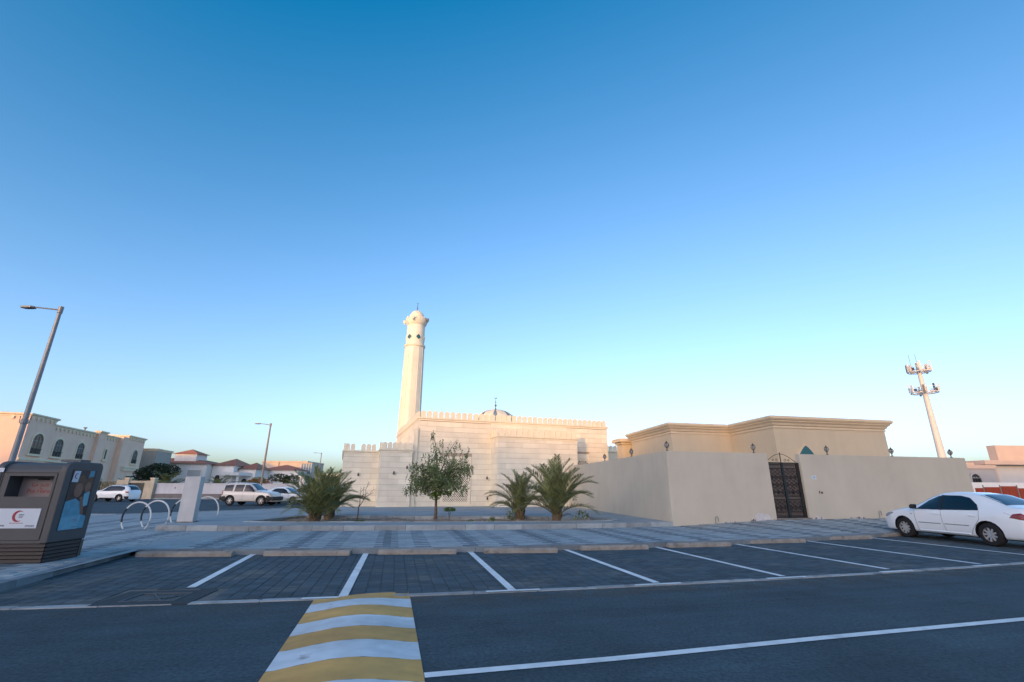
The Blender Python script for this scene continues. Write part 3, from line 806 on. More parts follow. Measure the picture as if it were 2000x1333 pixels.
# gate
gx, gy = to_world(G0, .14)
gt = thing('metal_gate', 'ornate black iron double gate with brown backing in the beige wall', 'gate', (gx, gy, .385), CW)
GW, GH = G1 - G0, 2.27
b = MB(); b.box(.0,.05,-.03,.03,0,GH); b.box(GW-.16,GW,-.03,.03,0,GH); b.box(.052,GW-.162,-.03,.03,GH-.06,GH); b.box(.052,GW-.162,-.03,.03,0,.045); b.build('frame', M_iron, gt)
b = MB(); b.box(GW/2-.10, GW/2-.01, -.045, .03, .046, GH-.061); b.build('meeting_post', M_irong, gt)
for li, (x0, x1) in enumerate(((.055, GW/2-.102), (GW/2-.008, GW-.164))):
    lf = MB(); lf.box(x0, x1, .034, .040, .05, GH-.065); leaf = lf.build('leaf', M_brownsheet, gt)
    for z in (.06, .22, .72, .86, GH-.27, GH-.11):
        b = MB(); b.box(x0, x1, -.012, .012, z, z+.03); b.build('rail', M_iron, leaf)
    b = MB(); w = x1 - x0
    for k in range(7):
        x = x0 + w*(k+.5)/7; b.tube([(x,.0,.09),(x,.0,.72)], .007, 4); 
    for zc0, zc1 in ((.26, .71), (.9, GH-.28)):
        nzz = int((zc1-zc0)/.15)
        for s_ in (0, 1):
            for k in range(-3, nzz+1):
                za = zc0 + k*.15; pts = []
                for t in range(0, 9):
                    zz = za + t*.055; xx = x0 + w*(t/8 if s_ else 1-t/8)
                    if zc0 <= zz <= zc1: pts.append((xx, -.008, zz))
                if len(pts) > 1: b.tube(pts, .009, 4)
        for kx in range(3):
            for kz in range(max(1, int((zc1-zc0)/.3))):
                cx = x0 + w*(kx+.5)/3; cz = zc0 + .15 + kz*.3
                b.tube([(cx+.06*math.cos(q*.8)*(1-q*.04), -.014, cz+.06*math.sin(q*.8)*(1-q*.04)) for q in range(11)], .008, 4)
    b.build('scrollwork', M_iron, leaf)
    b = MB(); b.lathe([(0,0),(.05,0),(.05,.03),(0,.04)], 10); b.v = [((x0+x1)/2 + x, -.015-z, 1.02+y) for x,y,z in b.v]; b.build('rosette', M_blk, leaf)
b = MB(); mx = GW/2 - .055
b.tube([(mx,0,GH),(mx,0,GH+.42)], .022, 6)
for s_ in (-1, 1):
    e = mx + s_*(GW/2-.05)
    b.tube([(mx + s_*(t/10)*(abs(e-mx)), 0, GH + .04 + .30*math.cos(t/10*1.75)**1 * (1 if t < 9 else .8) + .02) for t in range(11)], .012, 5)
    for cx, rr in ((.22,.07),(.40,.055)):
        b.tube([(mx + s_*cx + rr*math.cos(q*.7)*(1-q*.06), 0, GH+.09+rr*math.sin(q*.7)*(1-q*.06)) for q in range(12)], .009, 4)
b.build('crest', M_iron, gt)
# lanterns
def lantern(x, y, z, label):
    t = thing('wall_lantern', label, 'lantern', (x, y, z), 0, 'lanterns along the top of the compound wall')
    b = MB(); b.lathe([(.0,0),(.06,0),(.06,.02),(.02,.04),(.02,.12),(.05,.15),(.0,.15)], 8); b.build('stem', M_lant, t)
    b = MB(); b.lathe([(.045,.15),(.10,.24),(.10,.25),(.06,.33)], 6); b.build('glass', M_lglass, t)
    for k in range(6):
        a = R(60*k); c, s_ = math.cos(a), math.sin(a)
        b = MB(); b.tube([(.048*c,.048*s_,.15),(.105*c,.105*s_,.245),(.065*c,.065*s_,.335)], .010, 4); b.build('cage_bar', M_lant, t)
    b = MB(); b.lathe([(.085,.325),(.03,.37),(.012,.42),(.0,.43)], 8); b.build('cap', M_lant, t)
LN = [(.12,'at its left corner'), (4.28,'left of the iron gate'), (8.11,'right of the arched teal window'),
      (11.75,'by the right end of the tan building'), (15.3,'at its far right end')]
for u, l in LN:
    x, y = to_world(u, .12); lantern(x, y, WT, 'small dark caged lantern on the beige wall ' + l)
for s_, l in ((8.0, 'on the side wall, just right of the mosque corner'), (4.0, 'on the side wall, left of the tan building')):
    a = R(98); lantern(C0.x + math.cos(a)*s_ + .12, C0.y + math.sin(a)*s_, WT, 'small dark caged lantern ' + l)
# tan building behind the wall (plan corners from the cornice line, wall set back)
ab = R(CW); f_ = Vector((math.cos(ab), math.sin(ab))); a98 = R(98); g_ = Vector((math.cos(a98), math.sin(a98)))
Bc = Vector((14.01, 25.0)); p2 = Bc + g_*3.96; p3 = p2 - f_*4.13; p4 = p3 + g_*6.89; p5 = p4 + f_*12; Br = Bc + f_*8.24
outer = [Bc, Br, Br + g_*13, p4 + f_*4, p4, p3, p2]
tb = thing('tan_building', 'tan flat roofed building with a heavy cornice behind the beige wall', 'building', (0,0,0), 0)
def offset_poly(P, d):
    n = len(P); out = []
    for i in range(n):
        a, b_, c = P[i-1], P[i], P[(i+1) % n]
        d1 = (b_-a).normalized(); d2 = (c-b_).normalized()
        n1 = Vector((-d1.y, d1.x)); n2 = Vector((-d2.y, d2.x))
        m = (n1+n2); k = d / max(.2, (1 + n1.dot(n2)))
        out.append(b_ + m*k)
    return out
ZT = 5.36
wallp = offset_poly(outer, .36)
b = MB(); b.prism([(p.x, p.y) for p in wallp], 0, ZT-.2); b.build('wall', M_paint2, tb)
CPR = [(.36,-.62),(.31,-.62),(.31,-.53),(.345,-.52),(.345,-.50),(.27,-.47),(.22,-.36),(.12,-.28),(.12,-.23),(.06,-.21),(.0,-.13),(.0,-.04),(.05,0),(.5,.0)]
b = MB()
for (o1,za),(o2,zb) in zip(CPR, CPR[1:]):
    r1_ = offset_poly(outer, o1); r2_ = offset_poly(outer, o2); n = len(outer)
    for i in range(n):
        j = (i+1) % n
        b.poly([(*r1_[i], ZT+za), (*r1_[j], ZT+za), (*r2_[j], ZT+zb), (*r2_[i], ZT+zb)])
b.build('cornice', M_cornice, tb)
b = MB(); lo_ = [p4 - f_*.35 + g_*.3, p4 + f_*2 + g_*.3, p4 + f_*2 + g_*2, p4 - f_*.35 + g_*2]
b.prism([(p.x,p.y) for p in offset_poly(lo_, .3)], 0, 5.0); lw = b.build('rear_block', M_paint2, tb)
b = MB(); b.prism([(p.x,p.y) for p in offset_poly(lo_, .2)], 4.7, 4.85); b.prism([(p.x,p.y) for p in lo_], 4.86, 5.1); b.build('cornice', M_cornice, tb)
# teal pointed window on its front face
u0 = (wallp[0]); wx = wallp[0] + f_*1.83
aw = MB(); aw.M = Matrix.Translation((wx.x, wx.y, 0)) @ Matrix.Rotation(ab, 4, 'Z')
aw.prism(arch(-.68,.68,1.2,3.12,3.90,14,True), -.06, .0, 'y'); w = aw.build('window', M_cornice, tb)
aw = MB(); aw.M = Matrix.Translation((wx.x, wx.y, 0)) @ Matrix.Rotation(ab, 4, 'Z')
aw.prism(arch(-.62,.62,1.3,3.12,3.82,14,True), -.075, -.055, 'y'); aw.build('pane', M_teal, w)

# ------------------------------------------------------------------ street lamps
def street_lamp(x, y, h, arm, ang, label, m=M_galv):
    t = thing('street_lamp', label, 'street lamp', (x, y, 0), ang, 'street lamps')
    b = MB(); b.tube([(0,0,0),(0,0,1.2),(0,0,1.25),(0,0,h)], [.13,.12,.115,.075], 14); b.build('pole', m, t, smooth=True)
    b = MB(); b.lathe([(.2,0),(.2,.03),(.13,.05),(.13,.0)], 14); b.box(-.09,.09,-.16,-.10,.5,1.1); b.build('base_plate', m, t)
    b = MB(); b.lathe([(.09,h-.28),(.1,h-.26),(.1,h+.04),(.0,h+.06)], 12); b.build('cap', m, t)
    b = MB(); b.tube([(0,0,h-.12),(-arm*.55,0,h+.0),(-arm*.62,0,h+.01)], .035, 8); b.build('arm', m, t, smooth=True)
    b = MB(); o = [(-.34,-.02),(-.28,-.13),(.20,-.15),(.30,-.06),(.30,.06),(.20,.15),(-.28,.13),(-.34,.02)]
    b.prism([(-arm*.62-.30+px, py) for px, py in o][::1], h-.03, h+.05); hd = b.build('lamp_head', m, t, bevel=.015)
    b = MB(); b.box(-arm*.62-.5, -arm*.62-.15, -.11, .11, h-.045, h-.032); b.build('lens', M_lampdark, hd)
    b = MB(); b.lathe([(.11,0),(.13,.02),(.13,.18),(.11,.2)], 12)
    b.v = [(px,py,pz+h*.43) for px,py,pz in b.v]; b.build('collar', m, t)
    return t
nl = street_lamp(-20.98, 20, 9.42, 1.95, 0, 'tall grey street lamp rising behind the donation bin at the left edge')
for s_ in (-1, 1):
    b = MB(); b.tube([(s_*.12,0,4.05),(s_*.22,0,4.12),(s_*.24,0,4.4)], .015, 5); b.build('bracket', M_lampdark, nl)
street_lamp(-25.9, 50, 7.95, 1.75, 0, 'street lamp behind the white off road car in the middle distance', mat('lamp_tan', (.30,.24,.19), .6))
street_lamp(-40.1, 100, 8.3, 1.7, 0, 'distant thin street lamp seen just above the left palm clump', mat('lamp_far', (.2,.21,.23), .6))

# ------------------------------------------------------------------ donation bin
bx, by, bz, brz = -8.93, 9.63, .13, 6.
bn = thing('donation_bin', 'large taupe clothes donation bin with a red crescent label and poster', 'donation bin', (bx, by, bz), brz)
BW, BD, BH, BB = 1.30, .96, 1.88, .35
# base with louvres
b = MB(); b.box(-BW+.03, -.03, .03, BD-.03, 0, BB); base = b.build('base', M_binbase, bn)
for k in range(5):
    z = .015 + k*.067
    b = MB(); b.prism([(-.015,z),(.028,z+.008),(.028,z+.05),(.0,z+.05)], -BW+.005, -.005, 'x'); b.build('louvre', M_binbase, base)
    b = MB(); b.prism([(-.0, z+.05),(-.028,z+.05),(-.028,z+.008),(.015,z)][::-1], .01, BD-.12, 'y'); b.build('louvre', M_binbase, base)
b = MB()
for k in range(7):
    b.lathe([(.0,0),(.012,.0),(.012,.004)], 6); 
b = MB(); b.box(-.002, .006, BD-.10, BD-.02, .02, BB-.02); cp = b.build('corner_plate', M_bin2, base)
for k in range(6):
    for s_ in (0,1):
        b = MB(); b.box(.0062,.0085, BD-.085+s_*.035, BD-.068+s_*.035, .05+k*.045+s_*.015, .066+k*.045+s_*.015); b.build('reflector', mat('amber_dot', (.22,.16,.07), .5), cp)
# body shell: side profile (y,z) with rounded upper front, front panel opened for the chute
fy = .0
def rnd_prof(d0, front_r):
    p = [(d0, BB), (BD-d0, BB), (BD-d0, BH-.09)]
    for i in range(5): a = R(90*i/4); p.append((BD-d0-.09+.09*math.cos(a), BH-.09+.09*math.sin(a)))
    for i in range(8): a = R(90+90*i/7); p.append((d0+front_r+front_r*math.cos(a), BH-front_r+front_r*math.sin(a)))
    return p
for (x0, x1, nm) in ((-.13, 0, 'side_panel'), (-BW, -BW+.13, 'side_panel')):
    b = MB(); b.prism(rnd_prof(0, .20), x0, x1, 'x'); b.build(nm, M_bin, bn, bevel=.018)
# front between the side panels: back slab, lower, upper and recess
fx0, fx1 = -BW+.131, -.131
b = MB(); b.prism([(.05,BB),(BD-.03,BB),(BD-.03,BH-.03),(.26,BH-.03),(.12,BH-.10),(.05,BH-.22)], fx0, fx1, 'x'); 
b = MB()
rz0, rz1 = 1.22, 1.59; rx0, rx1 = -1.02, -.21
b.prism([(.02,BB),(.40,BB),(.40,rz0-.12),(.02,rz0-.02)], fx0, fx1, 'x')          # lower front
b.prism([(.02,rz1),(.40,rz1),(.40,BH-.03),(.24,BH-.03),(.12,BH-.07),(.05,BH-.16),(.02,BH-.22)], fx0, fx1, 'x')   # upper front
b.prism([(.021,rz0-.13),(.40,rz0-.13),(.40,rz1+.0005),(.021,rz1+.0005)], fx0, rx0, 'x'); b.prism([(.021,rz0-.13),(.40,rz0-.13),(.40,rz1+.0005),(.021,rz1+.0005)], rx1, fx1, 'x')
b.box(fx0, fx1, .401, BD-.03, BB, BH-.03)
body = b.build('body', M_bin, bn)
b = MB(); b.box(rx0+.003, rx1-.003, .32, .395, rz0-.10, rz1-.002); fl = b.build('chute_flap', M_chute, body)
b = MB(); b.box(-.72,-.52,.295,.319,rz1-.075,rz1-.045); b.build('handle', M_blk, fl)
for (z0, z1, xa, xb) in ((BB+.05, BB+.06, -1.14, -.16), (rz1+.06, rz1+.07, -1.14, -.16)):
    b = MB(); b.box(xa, xb, .012, .0195, z0, z1); b.build('door_seam', M_blk, body)
for x in (-1.145, -.165):
    b = MB(); b.box(x, x+.01, .012, .0195, BB+.061, rz1+.059); b.build('door_seam', M_blk, body)
b = MB(); b.box(-.42,-.05,.34,.62,BH+.002,BH+.05); b.build('roof_plate', mat('roof_plate', (.05,.07,.09), .4), bn)
def text(s, size, loc, rot, m, parent, name='lettering', align='CENTER', ext=.001):
    cu = bpy.data.curves.new(name, 'FONT'); cu.body = s; cu.size = size; cu.align_x = align; cu.extrude = ext; cu.resolution_u = 2; cu.offset = size * .016
    o = bpy.data.objects.new(name, cu); col.objects.link(o)
    dg = bpy.context.evaluated_depsgraph_get(); me = bpy.data.meshes.new_from_object(o.evaluated_get(dg)); me.materials.clear(); me.materials.append(m)
    bpy.data.objects.remove(o)
    o2 = bpy.data.objects.new(name, me); col.objects.link(o2); o2.parent = parent; o2.location = loc; o2.rotation_euler = rot
    return o2
FR = (R(90), 0, 0); SR_ = (R(90), 0, R(90))
text('Put Here', .115, (-.66, .316, rz0+.045), FR, M_put, fl)
text('\uFE8E\uFEE8\uFEEB \uFECA\uFEBF', .11, (-.66, .316, rz0+.17), FR, M_put, fl)
b = MB(); b.box(-1.03,-.27,.008,.019,.62,.98); lab = b.build('label', M_label, body)
def crescent(cx, cz, r, fn, m, parent, name='emblem'):
    out = [(cx + r*math.cos(R(a)), cz + r*math.sin(R(a))) for a in range(55, 306, 10)]
    k = r*.80; ox = r*.30
    inn = [(cx + ox + k*math.cos(R(a)), cz + k*math.sin(R(a))) for a in range(300, 59, -10)]
    b = MB(); b.add([fn(x, z) for x, z in out+inn], [list(range(len(out+inn)))]); return b.build(name, m, parent)
crescent(-.64, .84, .105, lambda x, z: (x, .006, z), M_red, lab)
def fine_print(x0, x1, z, h, m, n):                # print too small to read in the photograph: uneven strokes
    r = random.Random(int(abs(x0*1000)) + n); b = MB(); x = x0
    while x < x1:
        w = r.uniform(.006, .018); b.box(x, min(x+w, x1), .0062, .0075, z, z + h*r.uniform(.7, 1.)); x += w + r.uniform(.003, .007)
    b.build('fine_print', m, lab)
fine_print(-.63, -.54, .86, .016, M_darkprint, 1); fine_print(-.63, -.55, .835, .016, M_darkprint, 2); fine_print(-.63, -.56, .81, .016, M_darkprint, 3); fine_print(-.76, -.52, .708, .016, M_red, 4)
fine_print(-1.0, -.84, .655, .032, M_darkprint, 5); fine_print(-.47, -.31, .665, .014, M_darkprint, 6); fine_print(-.47, -.31, .645, .012, M_darkprint, 7)
b = MB(); b.box(-1.25,-1.14,-.004,-.0005,1.66,1.74); st = b.build('sticker', M_label, bn)
# poster on the right side (plane x = const): colour shapes standing for a photograph of two children
b = MB(); b.box(.0005,.008,.16,.80,.56,1.72); po = b.build('poster', mat('poster_dark', (.02,.022,.03), .35), bn); po['label'] = 'poster of two hugging children in blue'
def shp(pts, m, k): 
    q = MB(); q.add([(.0085+.0006*k, y, z) for y, z in pts], [list(range(len(pts)))]); q.build('poster_print', m, po)
def ell(cy, cz, ry, rz_, n=16): return [(cy+ry*math.cos(2*math.pi*i/n), cz+rz_*math.sin(2*math.pi*i/n)) for i in range(n)]
pm = lambda n, c, **k: mat(n, c, .4, **k)
sk1 = pm('poster_skin', (.20,.105,.07), var=.2, scale=14.); hair = pm('poster_hair', (.085,.045,.03), var=.3, scale=16.)
blu = pm('poster_blue', (.08,.30,.42), var=.2, scale=7.); blu2 = pm('poster_blue_light', (.14,.38,.50), var=.15, scale=9.)
shp([(.162,.57),(.798,.57),(.798,.80),(.62,.86),(.56,1.08),(.40,1.16),(.162,1.10)], blu, 1)
shp([(.60,1.25),(.74,1.30),(.76,1.02),(.62,.98)], blu2, 1)
shp(ell(.44,1.45,.15,.17), hair, 2); shp(ell(.42,1.32,.11,.14), sk1, 3); shp(ell(.66,1.47,.10,.13), hair, 2); shp(ell(.65,1.38,.08,.11), sk1, 3)
shp([(.50,1.18),(.58,1.20),(.70,.86),(.64,.80)], sk1, 4); shp([(.60,1.56),(.75,1.60),(.74,1.71),(.62,1.71)], blu, 2)
shp([(.162,.565),(.64,.565),(.66,.84),(.162,.80)], blu2, 5)
shp([(.18,1.48),(.34,1.48),(.36,1.70),(.20,1.70)], M_label, 5)
crescent(.28, 1.60, .055, lambda x, z: (.0125, x, z), M_red, po)
shp([(.44,.715),(.60,.715),(.60,.722),(.44,.722)], M_red, 7); shp([(.46,.745),(.58,.745),(.58,.752),(.46,.752)], M_red, 7); shp([(.52,.60),(.62,.60),(.62,.608),(.52,.608)], M_darkprint, 7)

# ------------------------------------------------------------------ bicycle rings and white pillar
def ring(x, y, z, w, h, rz, label):
    t = thing('bicycle_ring', label, 'bike rack', (x, y, z), rz, 'round bicycle rings on the pavement')
    r = w/2; cz = h - r
    a0 = math.asin(-cz/r); A0 = math.pi - a0; A1 = a0                 # from left foot over the top to right foot
    def seg(f0, f1, m, n):
        b = MB(); b.tube([(r*math.cos(A0 + (A1-A0)*(f0+(f1-f0)*i/n)), 0, cz + r*math.sin(A0 + (A1-A0)*(f0+(f1-f0)*i/n))) for i in range(n+1)], .027, 8)
        b.build('hoop', m, t, smooth=True)
    seg(0, .10, M_ringw, 4); seg(.10, .30, M_ringk, 8); seg(.30, 1, M_ringw, 24)
ring(-12.90, 16.98, .13, 1.04, .87, -4, 'white and black bicycle ring nearest the donation bin')
ring(-12.80, 17.72, .13, 1.04, .90, -4, 'white and black bicycle ring second from the donation bin')
ring(-13.25, 19.95, .13, 1.16, .92, -4, 'white and black bicycle ring half hidden behind the white pillar')
ring(-13.45, 21.6, .13, 1.20, .96, -4, 'white and black bicycle ring furthest away, right of the white pillar')
pl = thing('pillar', 'weathered white concrete pillar standing on the kerb by the bicycle rings', 'pillar', (-11.85, 18.05, TERR), 12)
b = MB(); b.box(-.26,.26,-.18,.20,0,1.60); b.build('shaft', M_bollard, pl, bevel=.012)
b = MB(); b.box(-.31,.30,-.20,.22,-.02,.035); b.build('foot', mat('pillar_foot', (.20,.18,.16), .95, .3, 7.), pl)

# ------------------------------------------------------------------ cars
def lerp(a, b, t): return a + (b-a)*t
class Car:
    def __init__(s, st, zb, wheels, wr, paint, tread):
        s.st = st; s.zb = zb; s.wheels = wheels; s.wr = wr; s.paint = paint; s.tread = tread
    def par(s, x):
        S = s.st
        if x <= S[0][0]: return S[0][1:]
        for i in range(len(S)-1):
            if S[i][0] <= x <= S[i+1][0]:
                t = (x-S[i][0])/(S[i+1][0]-S[i][0])
                return [lerp(a, b, t) for a, b in zip(S[i][1:], S[i+1][1:])]
        return S[-1][1:]
    def sec(s, x):
        zt, w, zbelt, wr, zre = s.par(x); zb = s.zb
        zm = lerp(zb, zbelt, .45)
        return [(0,zb),(w*.80,zb),(w*.93,zb+.035),(w*.985,zb+.10),(w,zm),(w*.998,lerp(zm,zbelt,.45)),(w*.985,lerp(zm,zbelt,.8)),(w*.955,zbelt),
                (lerp(w*.955,wr,.5)+.02, lerp(zbelt,zre,.5)), (wr,zre),(wr*.86,lerp(zre,zt,.62)),(wr*.5,lerp(zre,zt,.93)),(0,zt)]
    def ys(s, x, z):
        p = s.sec(x)[1:10]
        for a, b in zip(p, p[1:]):
            if a[1] <= z <= b[1] and b[1] > a[1]: return lerp(a[0], b[0], (z-a[1])/(b[1]-a[1]))
        return p[-1][0]
    def zs(s, x, y):
        p = s.sec(x)[9:]
        for a, b in zip(p, p[1:]):
            if b[0] <= y <= a[0]: return lerp(a[1], b[1], (a[0]-y)/max(1e-6, a[0]-b[0]))
        return p[0][1]
    def shell(s, root, step=.06):
        x0, x1 = s.st[0][0], s.st[-1][0]; n = int((x1-x0)/step)
        b = MB(); rings = []
        for i in range(n+1):
            x = x0 + (x1-x0)*i/n; h = s.sec(x)
            rings.append([(x, y, z) for y, z in h] + [(x, -y, z) for y, z in h[-2:0:-1]])
        k = len(rings[0]); vs = [p for r in rings for p in r]
        fs = [(i*k+j, i*k+(j+1)%k, (i+1)*k+(j+1)%k, (i+1)*k+j) for i in range(n) for j in range(k)]
        fs += [list(range(k))[::-1], [n*k+j for j in range(k)]]
        b.add(vs, fs)
        o = b.build('body', [s.paint, M_blk], root)
        # wheel wells
        cut = MB()
        for wx in s.wheels:
            for sg in (-1, 1):
                m = 20; rr = s.wr*1.17; yo = 1.2*sg; yi = (s.tread-.24)*sg
                ring_ = [(wx+rr*math.cos(2*math.pi*q/m), s.wr*1.03+rr*math.sin(2*math.pi*q/m)) for q in range(m)]
                va = [(x, min(yo,yi), z) for x, z in ring_] + [(x, max(yo,yi), z) for x, z in ring_]
                cut.add(va, [list(range(m)), list(range(m,2*m))[::-1]] + [(q, m+q, m+(q+1)%m, (q+1)%m) for q in range(m)])
        co = cut.build('cutter', M_blk, root)
        md = o.modifiers.new('b', 'BOOLEAN'); md.object = co; md.operation = 'DIFFERENCE'; md.solver = 'EXACT'
        dg = bpy.context.evaluated_depsgraph_get(); dg.update()
        me = bpy.data.meshes.new_from_object(o.evaluated_get(dg)); o.modifiers.clear(); o.data = me
        bpy.data.objects.remove(co)
        me.materials.clear(); me.materials.append(s.paint); me.materials.append(M_blk)
        for p in me.polygons:
            c = p.center; mi = 0
            for wx in s.wheels:
                d = math.hypot(c.x-wx, c.z-s.wr*1.03)
                if d < s.wr*1.185 and abs(c.y) < s.ys(c.x, max(c.z, s.zb+.05)) - .006: mi = 1
            if p.normal.z < -.8 and c.z < s.zb+.05: mi = 1
            p.material_index = mi; p.use_smooth = True
        me.set_sharp_from_angle(angle=R(38)); me.update()
        return o
    def side(s, root, pts, m, name, off=.004, both=True, sub=3):
        P = []
        for a, b_ in zip(pts, pts[1:]+pts[:1]):
            for i in range(sub): P.append((lerp(a[0],b_[0],i/sub), lerp(a[1],b_[1],i/sub)))
        out = []
        for sg in ((1,-1) if both else (1,)):
            b = MB(); n = len(P); cx = sum(p[0] for p in P)/n; cz = sum(p[1] for p in P)/n
            # concentric rings so the panel follows the body
            rings = []
            for f in (1., .66, .33):
                rings.append([(lerp(cx,x,f), lerp(cz,z,f)) for x, z in P])
            vs = [(x, sg*(s.ys(x,z)+off), z) for r in rings for x, z in r] + [(cx, sg*(s.ys(cx,cz)+off), cz)]
            fs = [(k*n+i, k*n+(i+1)%n, (k+1)*n+(i+1)%n, (k+1)*n+i) for k in range(2) for i in range(n)] + [(2*n+i, 2*n+(i+1)%n, 3*n) for i in range(n)]
            b.add(vs, fs); out.append(b.build(name, m, root, smooth=True, sharp=60))
        return out
    def line(s, root, pts, m, name, r=.006, both=True):
        for sg in ((1,-1) if both else (1,)):
            P = []
            for a, b_ in zip(pts, pts[1:]):
                for i in range(5): P.append((lerp(a[0],b_[0],i/5), lerp(a[1],b_[1],i/5)))
            P.append(pts[-1]); b = MB(); b.tube([(x, sg*s.ys(x,z), z) for x, z in P], r, 5); b.build(name, m, root)
    def top(s, root, xa, xb, fr, m, name, off=.006):
        b = MB(); nx, ny = 8, 10; vs = []
        for i in range(nx+1):
            x = lerp(xa, xb, i/nx); w = s.par(x)[3]*fr
            for j in range(ny+1):
                y = lerp(-w, w, j/ny); vs.append((x, y, s.zs(x, abs(y)) + off))
        k = ny+1
        b.add(vs, [(i*k+j, i*k+j+1, (i+1)*k+j+1, (i+1)*k+j) for i in range(nx) for j in range(ny)]); return b.build(name, m, root, smooth=True, sharp=60)
    def wheelset(s, root, spokes=8, rimr=.66, mrim=M_rim):
        ty = MB(); r = s.wr; w = .105
        pr = [(r*.60,-w),(r*.9,-w),(r*.98,-w*.75),(r,-w*.3),(r,w*.3),(r*.98,w*.75),(r*.9,w),(r*.60,w)]
        ty.lathe(pr, 28); ty.v = [(x, z, y) for x, y, z in ty.v]; ty.f = [f[::-1] for f in ty.f]
        to = ty.build('tmp', M_tyre, None, smooth=True); TM = to.data; bpy.data.objects.remove(to)
        rm = MB(); rm.lathe([(r*rimr,-.0),(r*rimr,.085),(r*(rimr-.05),.09),(r*(rimr-.06),.05),(0,.045)], 28)
        rm.v = [(x, z, y) for x, y, z in rm.v]; rm.m = [1 if i >= 28*3 else 0 for i in range(len(rm.f))]
        for k in range(spokes):
            a = 2*math.pi*k/spokes; ca, sa_ = math.cos(a), math.sin(a)
            q = [(r*.10,-.026),(r*(rimr-.04),-.021),(r*(rimr-.04),.021),(r*.10,.026)]
            rm.prism([(x*ca-y*sa_, x*sa_+y*ca) for x, y in q], .052, .085, 'y')
        rm.tube([(0,.05,0),(0,.095,0)], r*.15, 14)
        ro = rm.build('tmp', [mrim, M_blk], None); RM = ro.data; bpy.data.objects.remove(ro)
        for wx in s.wheels:
            for sg in (-1, 1):
                wo = inst('wheel', TM, root, (wx, sg*(s.tread-.11), s.wr), 0 if sg > 0 else math.pi)
                inst('rim', RM, wo, (0,0,0))
# sedan parked at the right
sed = thing('parked_car', 'white four door sedan with dark windows parked at the right edge', 'car', (14.42, 15.62, .014), 97.5, 'parked cars')
# x, ztop, half width, belt z, roof half width, roof edge z
SED = Car([(-2.27,.80,.62,.72,.50,.76),(-2.24,.97,.74,.86,.62,.94),(-2.1,1.07,.80,.94,.66,1.04),(-1.75,1.12,.85,.965,.66,1.095),(-1.45,1.26,.87,.955,.60,1.21),
    (-1.1,1.405,.88,.945,.575,1.345),(-.7,1.462,.88,.935,.57,1.40),(-.25,1.475,.88,.925,.57,1.415),(.1,1.445,.88,.915,.565,1.385),(.45,1.32,.88,.905,.575,1.26),
    (.8,1.14,.88,.90,.63,1.09),(1.05,1.005,.875,.895,.68,.975),(1.4,.955,.865,.865,.66,.93),(1.8,.875,.84,.80,.62,.86),(2.05,.79,.77,.735,.55,.78),(2.2,.70,.66,.66,.45,.69),(2.27,.58,.55,.52,.40,.57)],
    .19, (1.33,-1.27), .315, M_car, .87)
SED.shell(sed)
SED.top(sed, .98, .16, .93, M_glass, 'windshield'); SED.top(sed, -1.72, -1.06, .93, M_glass, 'rear_window')
SED.side(sed, [(.80,.925),(.02,.935),(.02,1.35),(.12,1.345),(.48,1.19)], M_glass, 'side_window', .013)
SED.side(sed, [(-.03,.935),(-1.12,.965),(-1.06,1.12),(-.82,1.31),(-.55,1.365),(-.03,1.37)], M_glass, 'side_window', .013)
SED.side(sed, [(.035,.93),(-.045,.93),(-.045,1.375),(.035,1.375)], M_blk, 'door_pillar', .0155)
SED.side(sed, [(.86,.92),(.80,.945),(.62,1.055),(.60,.925)], M_blk, 'quarter_trim', .004)
SED.line(sed, [(.88,.90),(.86,.55),(.82,.30)], M_seam, 'door_seam'); SED.line(sed, [(-.005,.92),(-.01,.6),(-.08,.28)], M_seam, 'door_seam')
SED.line(sed, [(-1.12,.95),(-1.10,.72),(-.86,.42),(-.80,.28)], M_seam, 'door_seam')
SED.line(sed, [(.78,.52),(.06,.52)], M_seam, 'side_moulding', .012); SED.line(sed, [(-.06,.52),(-.78,.52)], M_seam, 'side_moulding', .012)
SED.line(sed, [(-1.75,.93),(-2.05,.80),(-2.2,.72)], M_seam, 'panel_seam', .004)
SED.line(sed, [(.76,.285),(-.75,.285)], M_car, 'sill_moulding', .03)
for x in (.16, -.92):
    for sg in (-1, 1):
        b = MB(); y = SED.ys(x, .80)+.022; b.tube([(x-.09,sg*(y-.02),.80),(x-.07,sg*y,.805),(x+.07,sg*y,.805),(x+.09,sg*(y-.02),.80)], .016, 6); b.build('door_handle', M_car, sed, smooth=True)
SED.side(sed, [(2.02,.62),(1.66,.76),(1.72,.80),(1.95,.76),(2.10,.68)], M_head, 'headlight', .006)
SED.side(sed, [(-1.86,.80),(-2.18,.74),(-2.22,.86),(-2.12,.93),(-1.95,.90)], M_tail, 'tail_light', .006)
SED.side(sed, [(1.02,.76),(.94,.755),(.94,.78),(1.02,.785)], M_head, 'side_repeater', .006)
SED.side(sed, [(-1.42,.73),(-1.58,.73),(-1.60,.82),(-1.44,.83)], M_car, 'fuel_flap', .006)
for sg in (-1, 1):
    b = MB(); y = .87; o_ = [(0,0),(.18,.0),(.2,.05),(.18,.13),(.04,.14),(-.02,.06)]
    b.M = Matrix.Translation((.72, sg*y, .93)) @ Matrix.Rotation(sg*R(8), 4, 'Z'); b.prism([(-.0,.0),(.11,.01),(.12,.10),(.06,.15),(-.02,.14)], sg*.02, sg*.20, 'y') if sg < 0 else b.prism([(-.0,.0),(.11,.01),(.12,.10),(.06,.15),(-.02,.14)], .02, .20, 'y')
    b.build('mirror', M_blk, sed, bevel=.02)
SED.wheelset(sed, 9)
b = MB(); b.box(2.18,2.275,-.42,.42,.30,.46); b.build('grille', M_blk, sed)
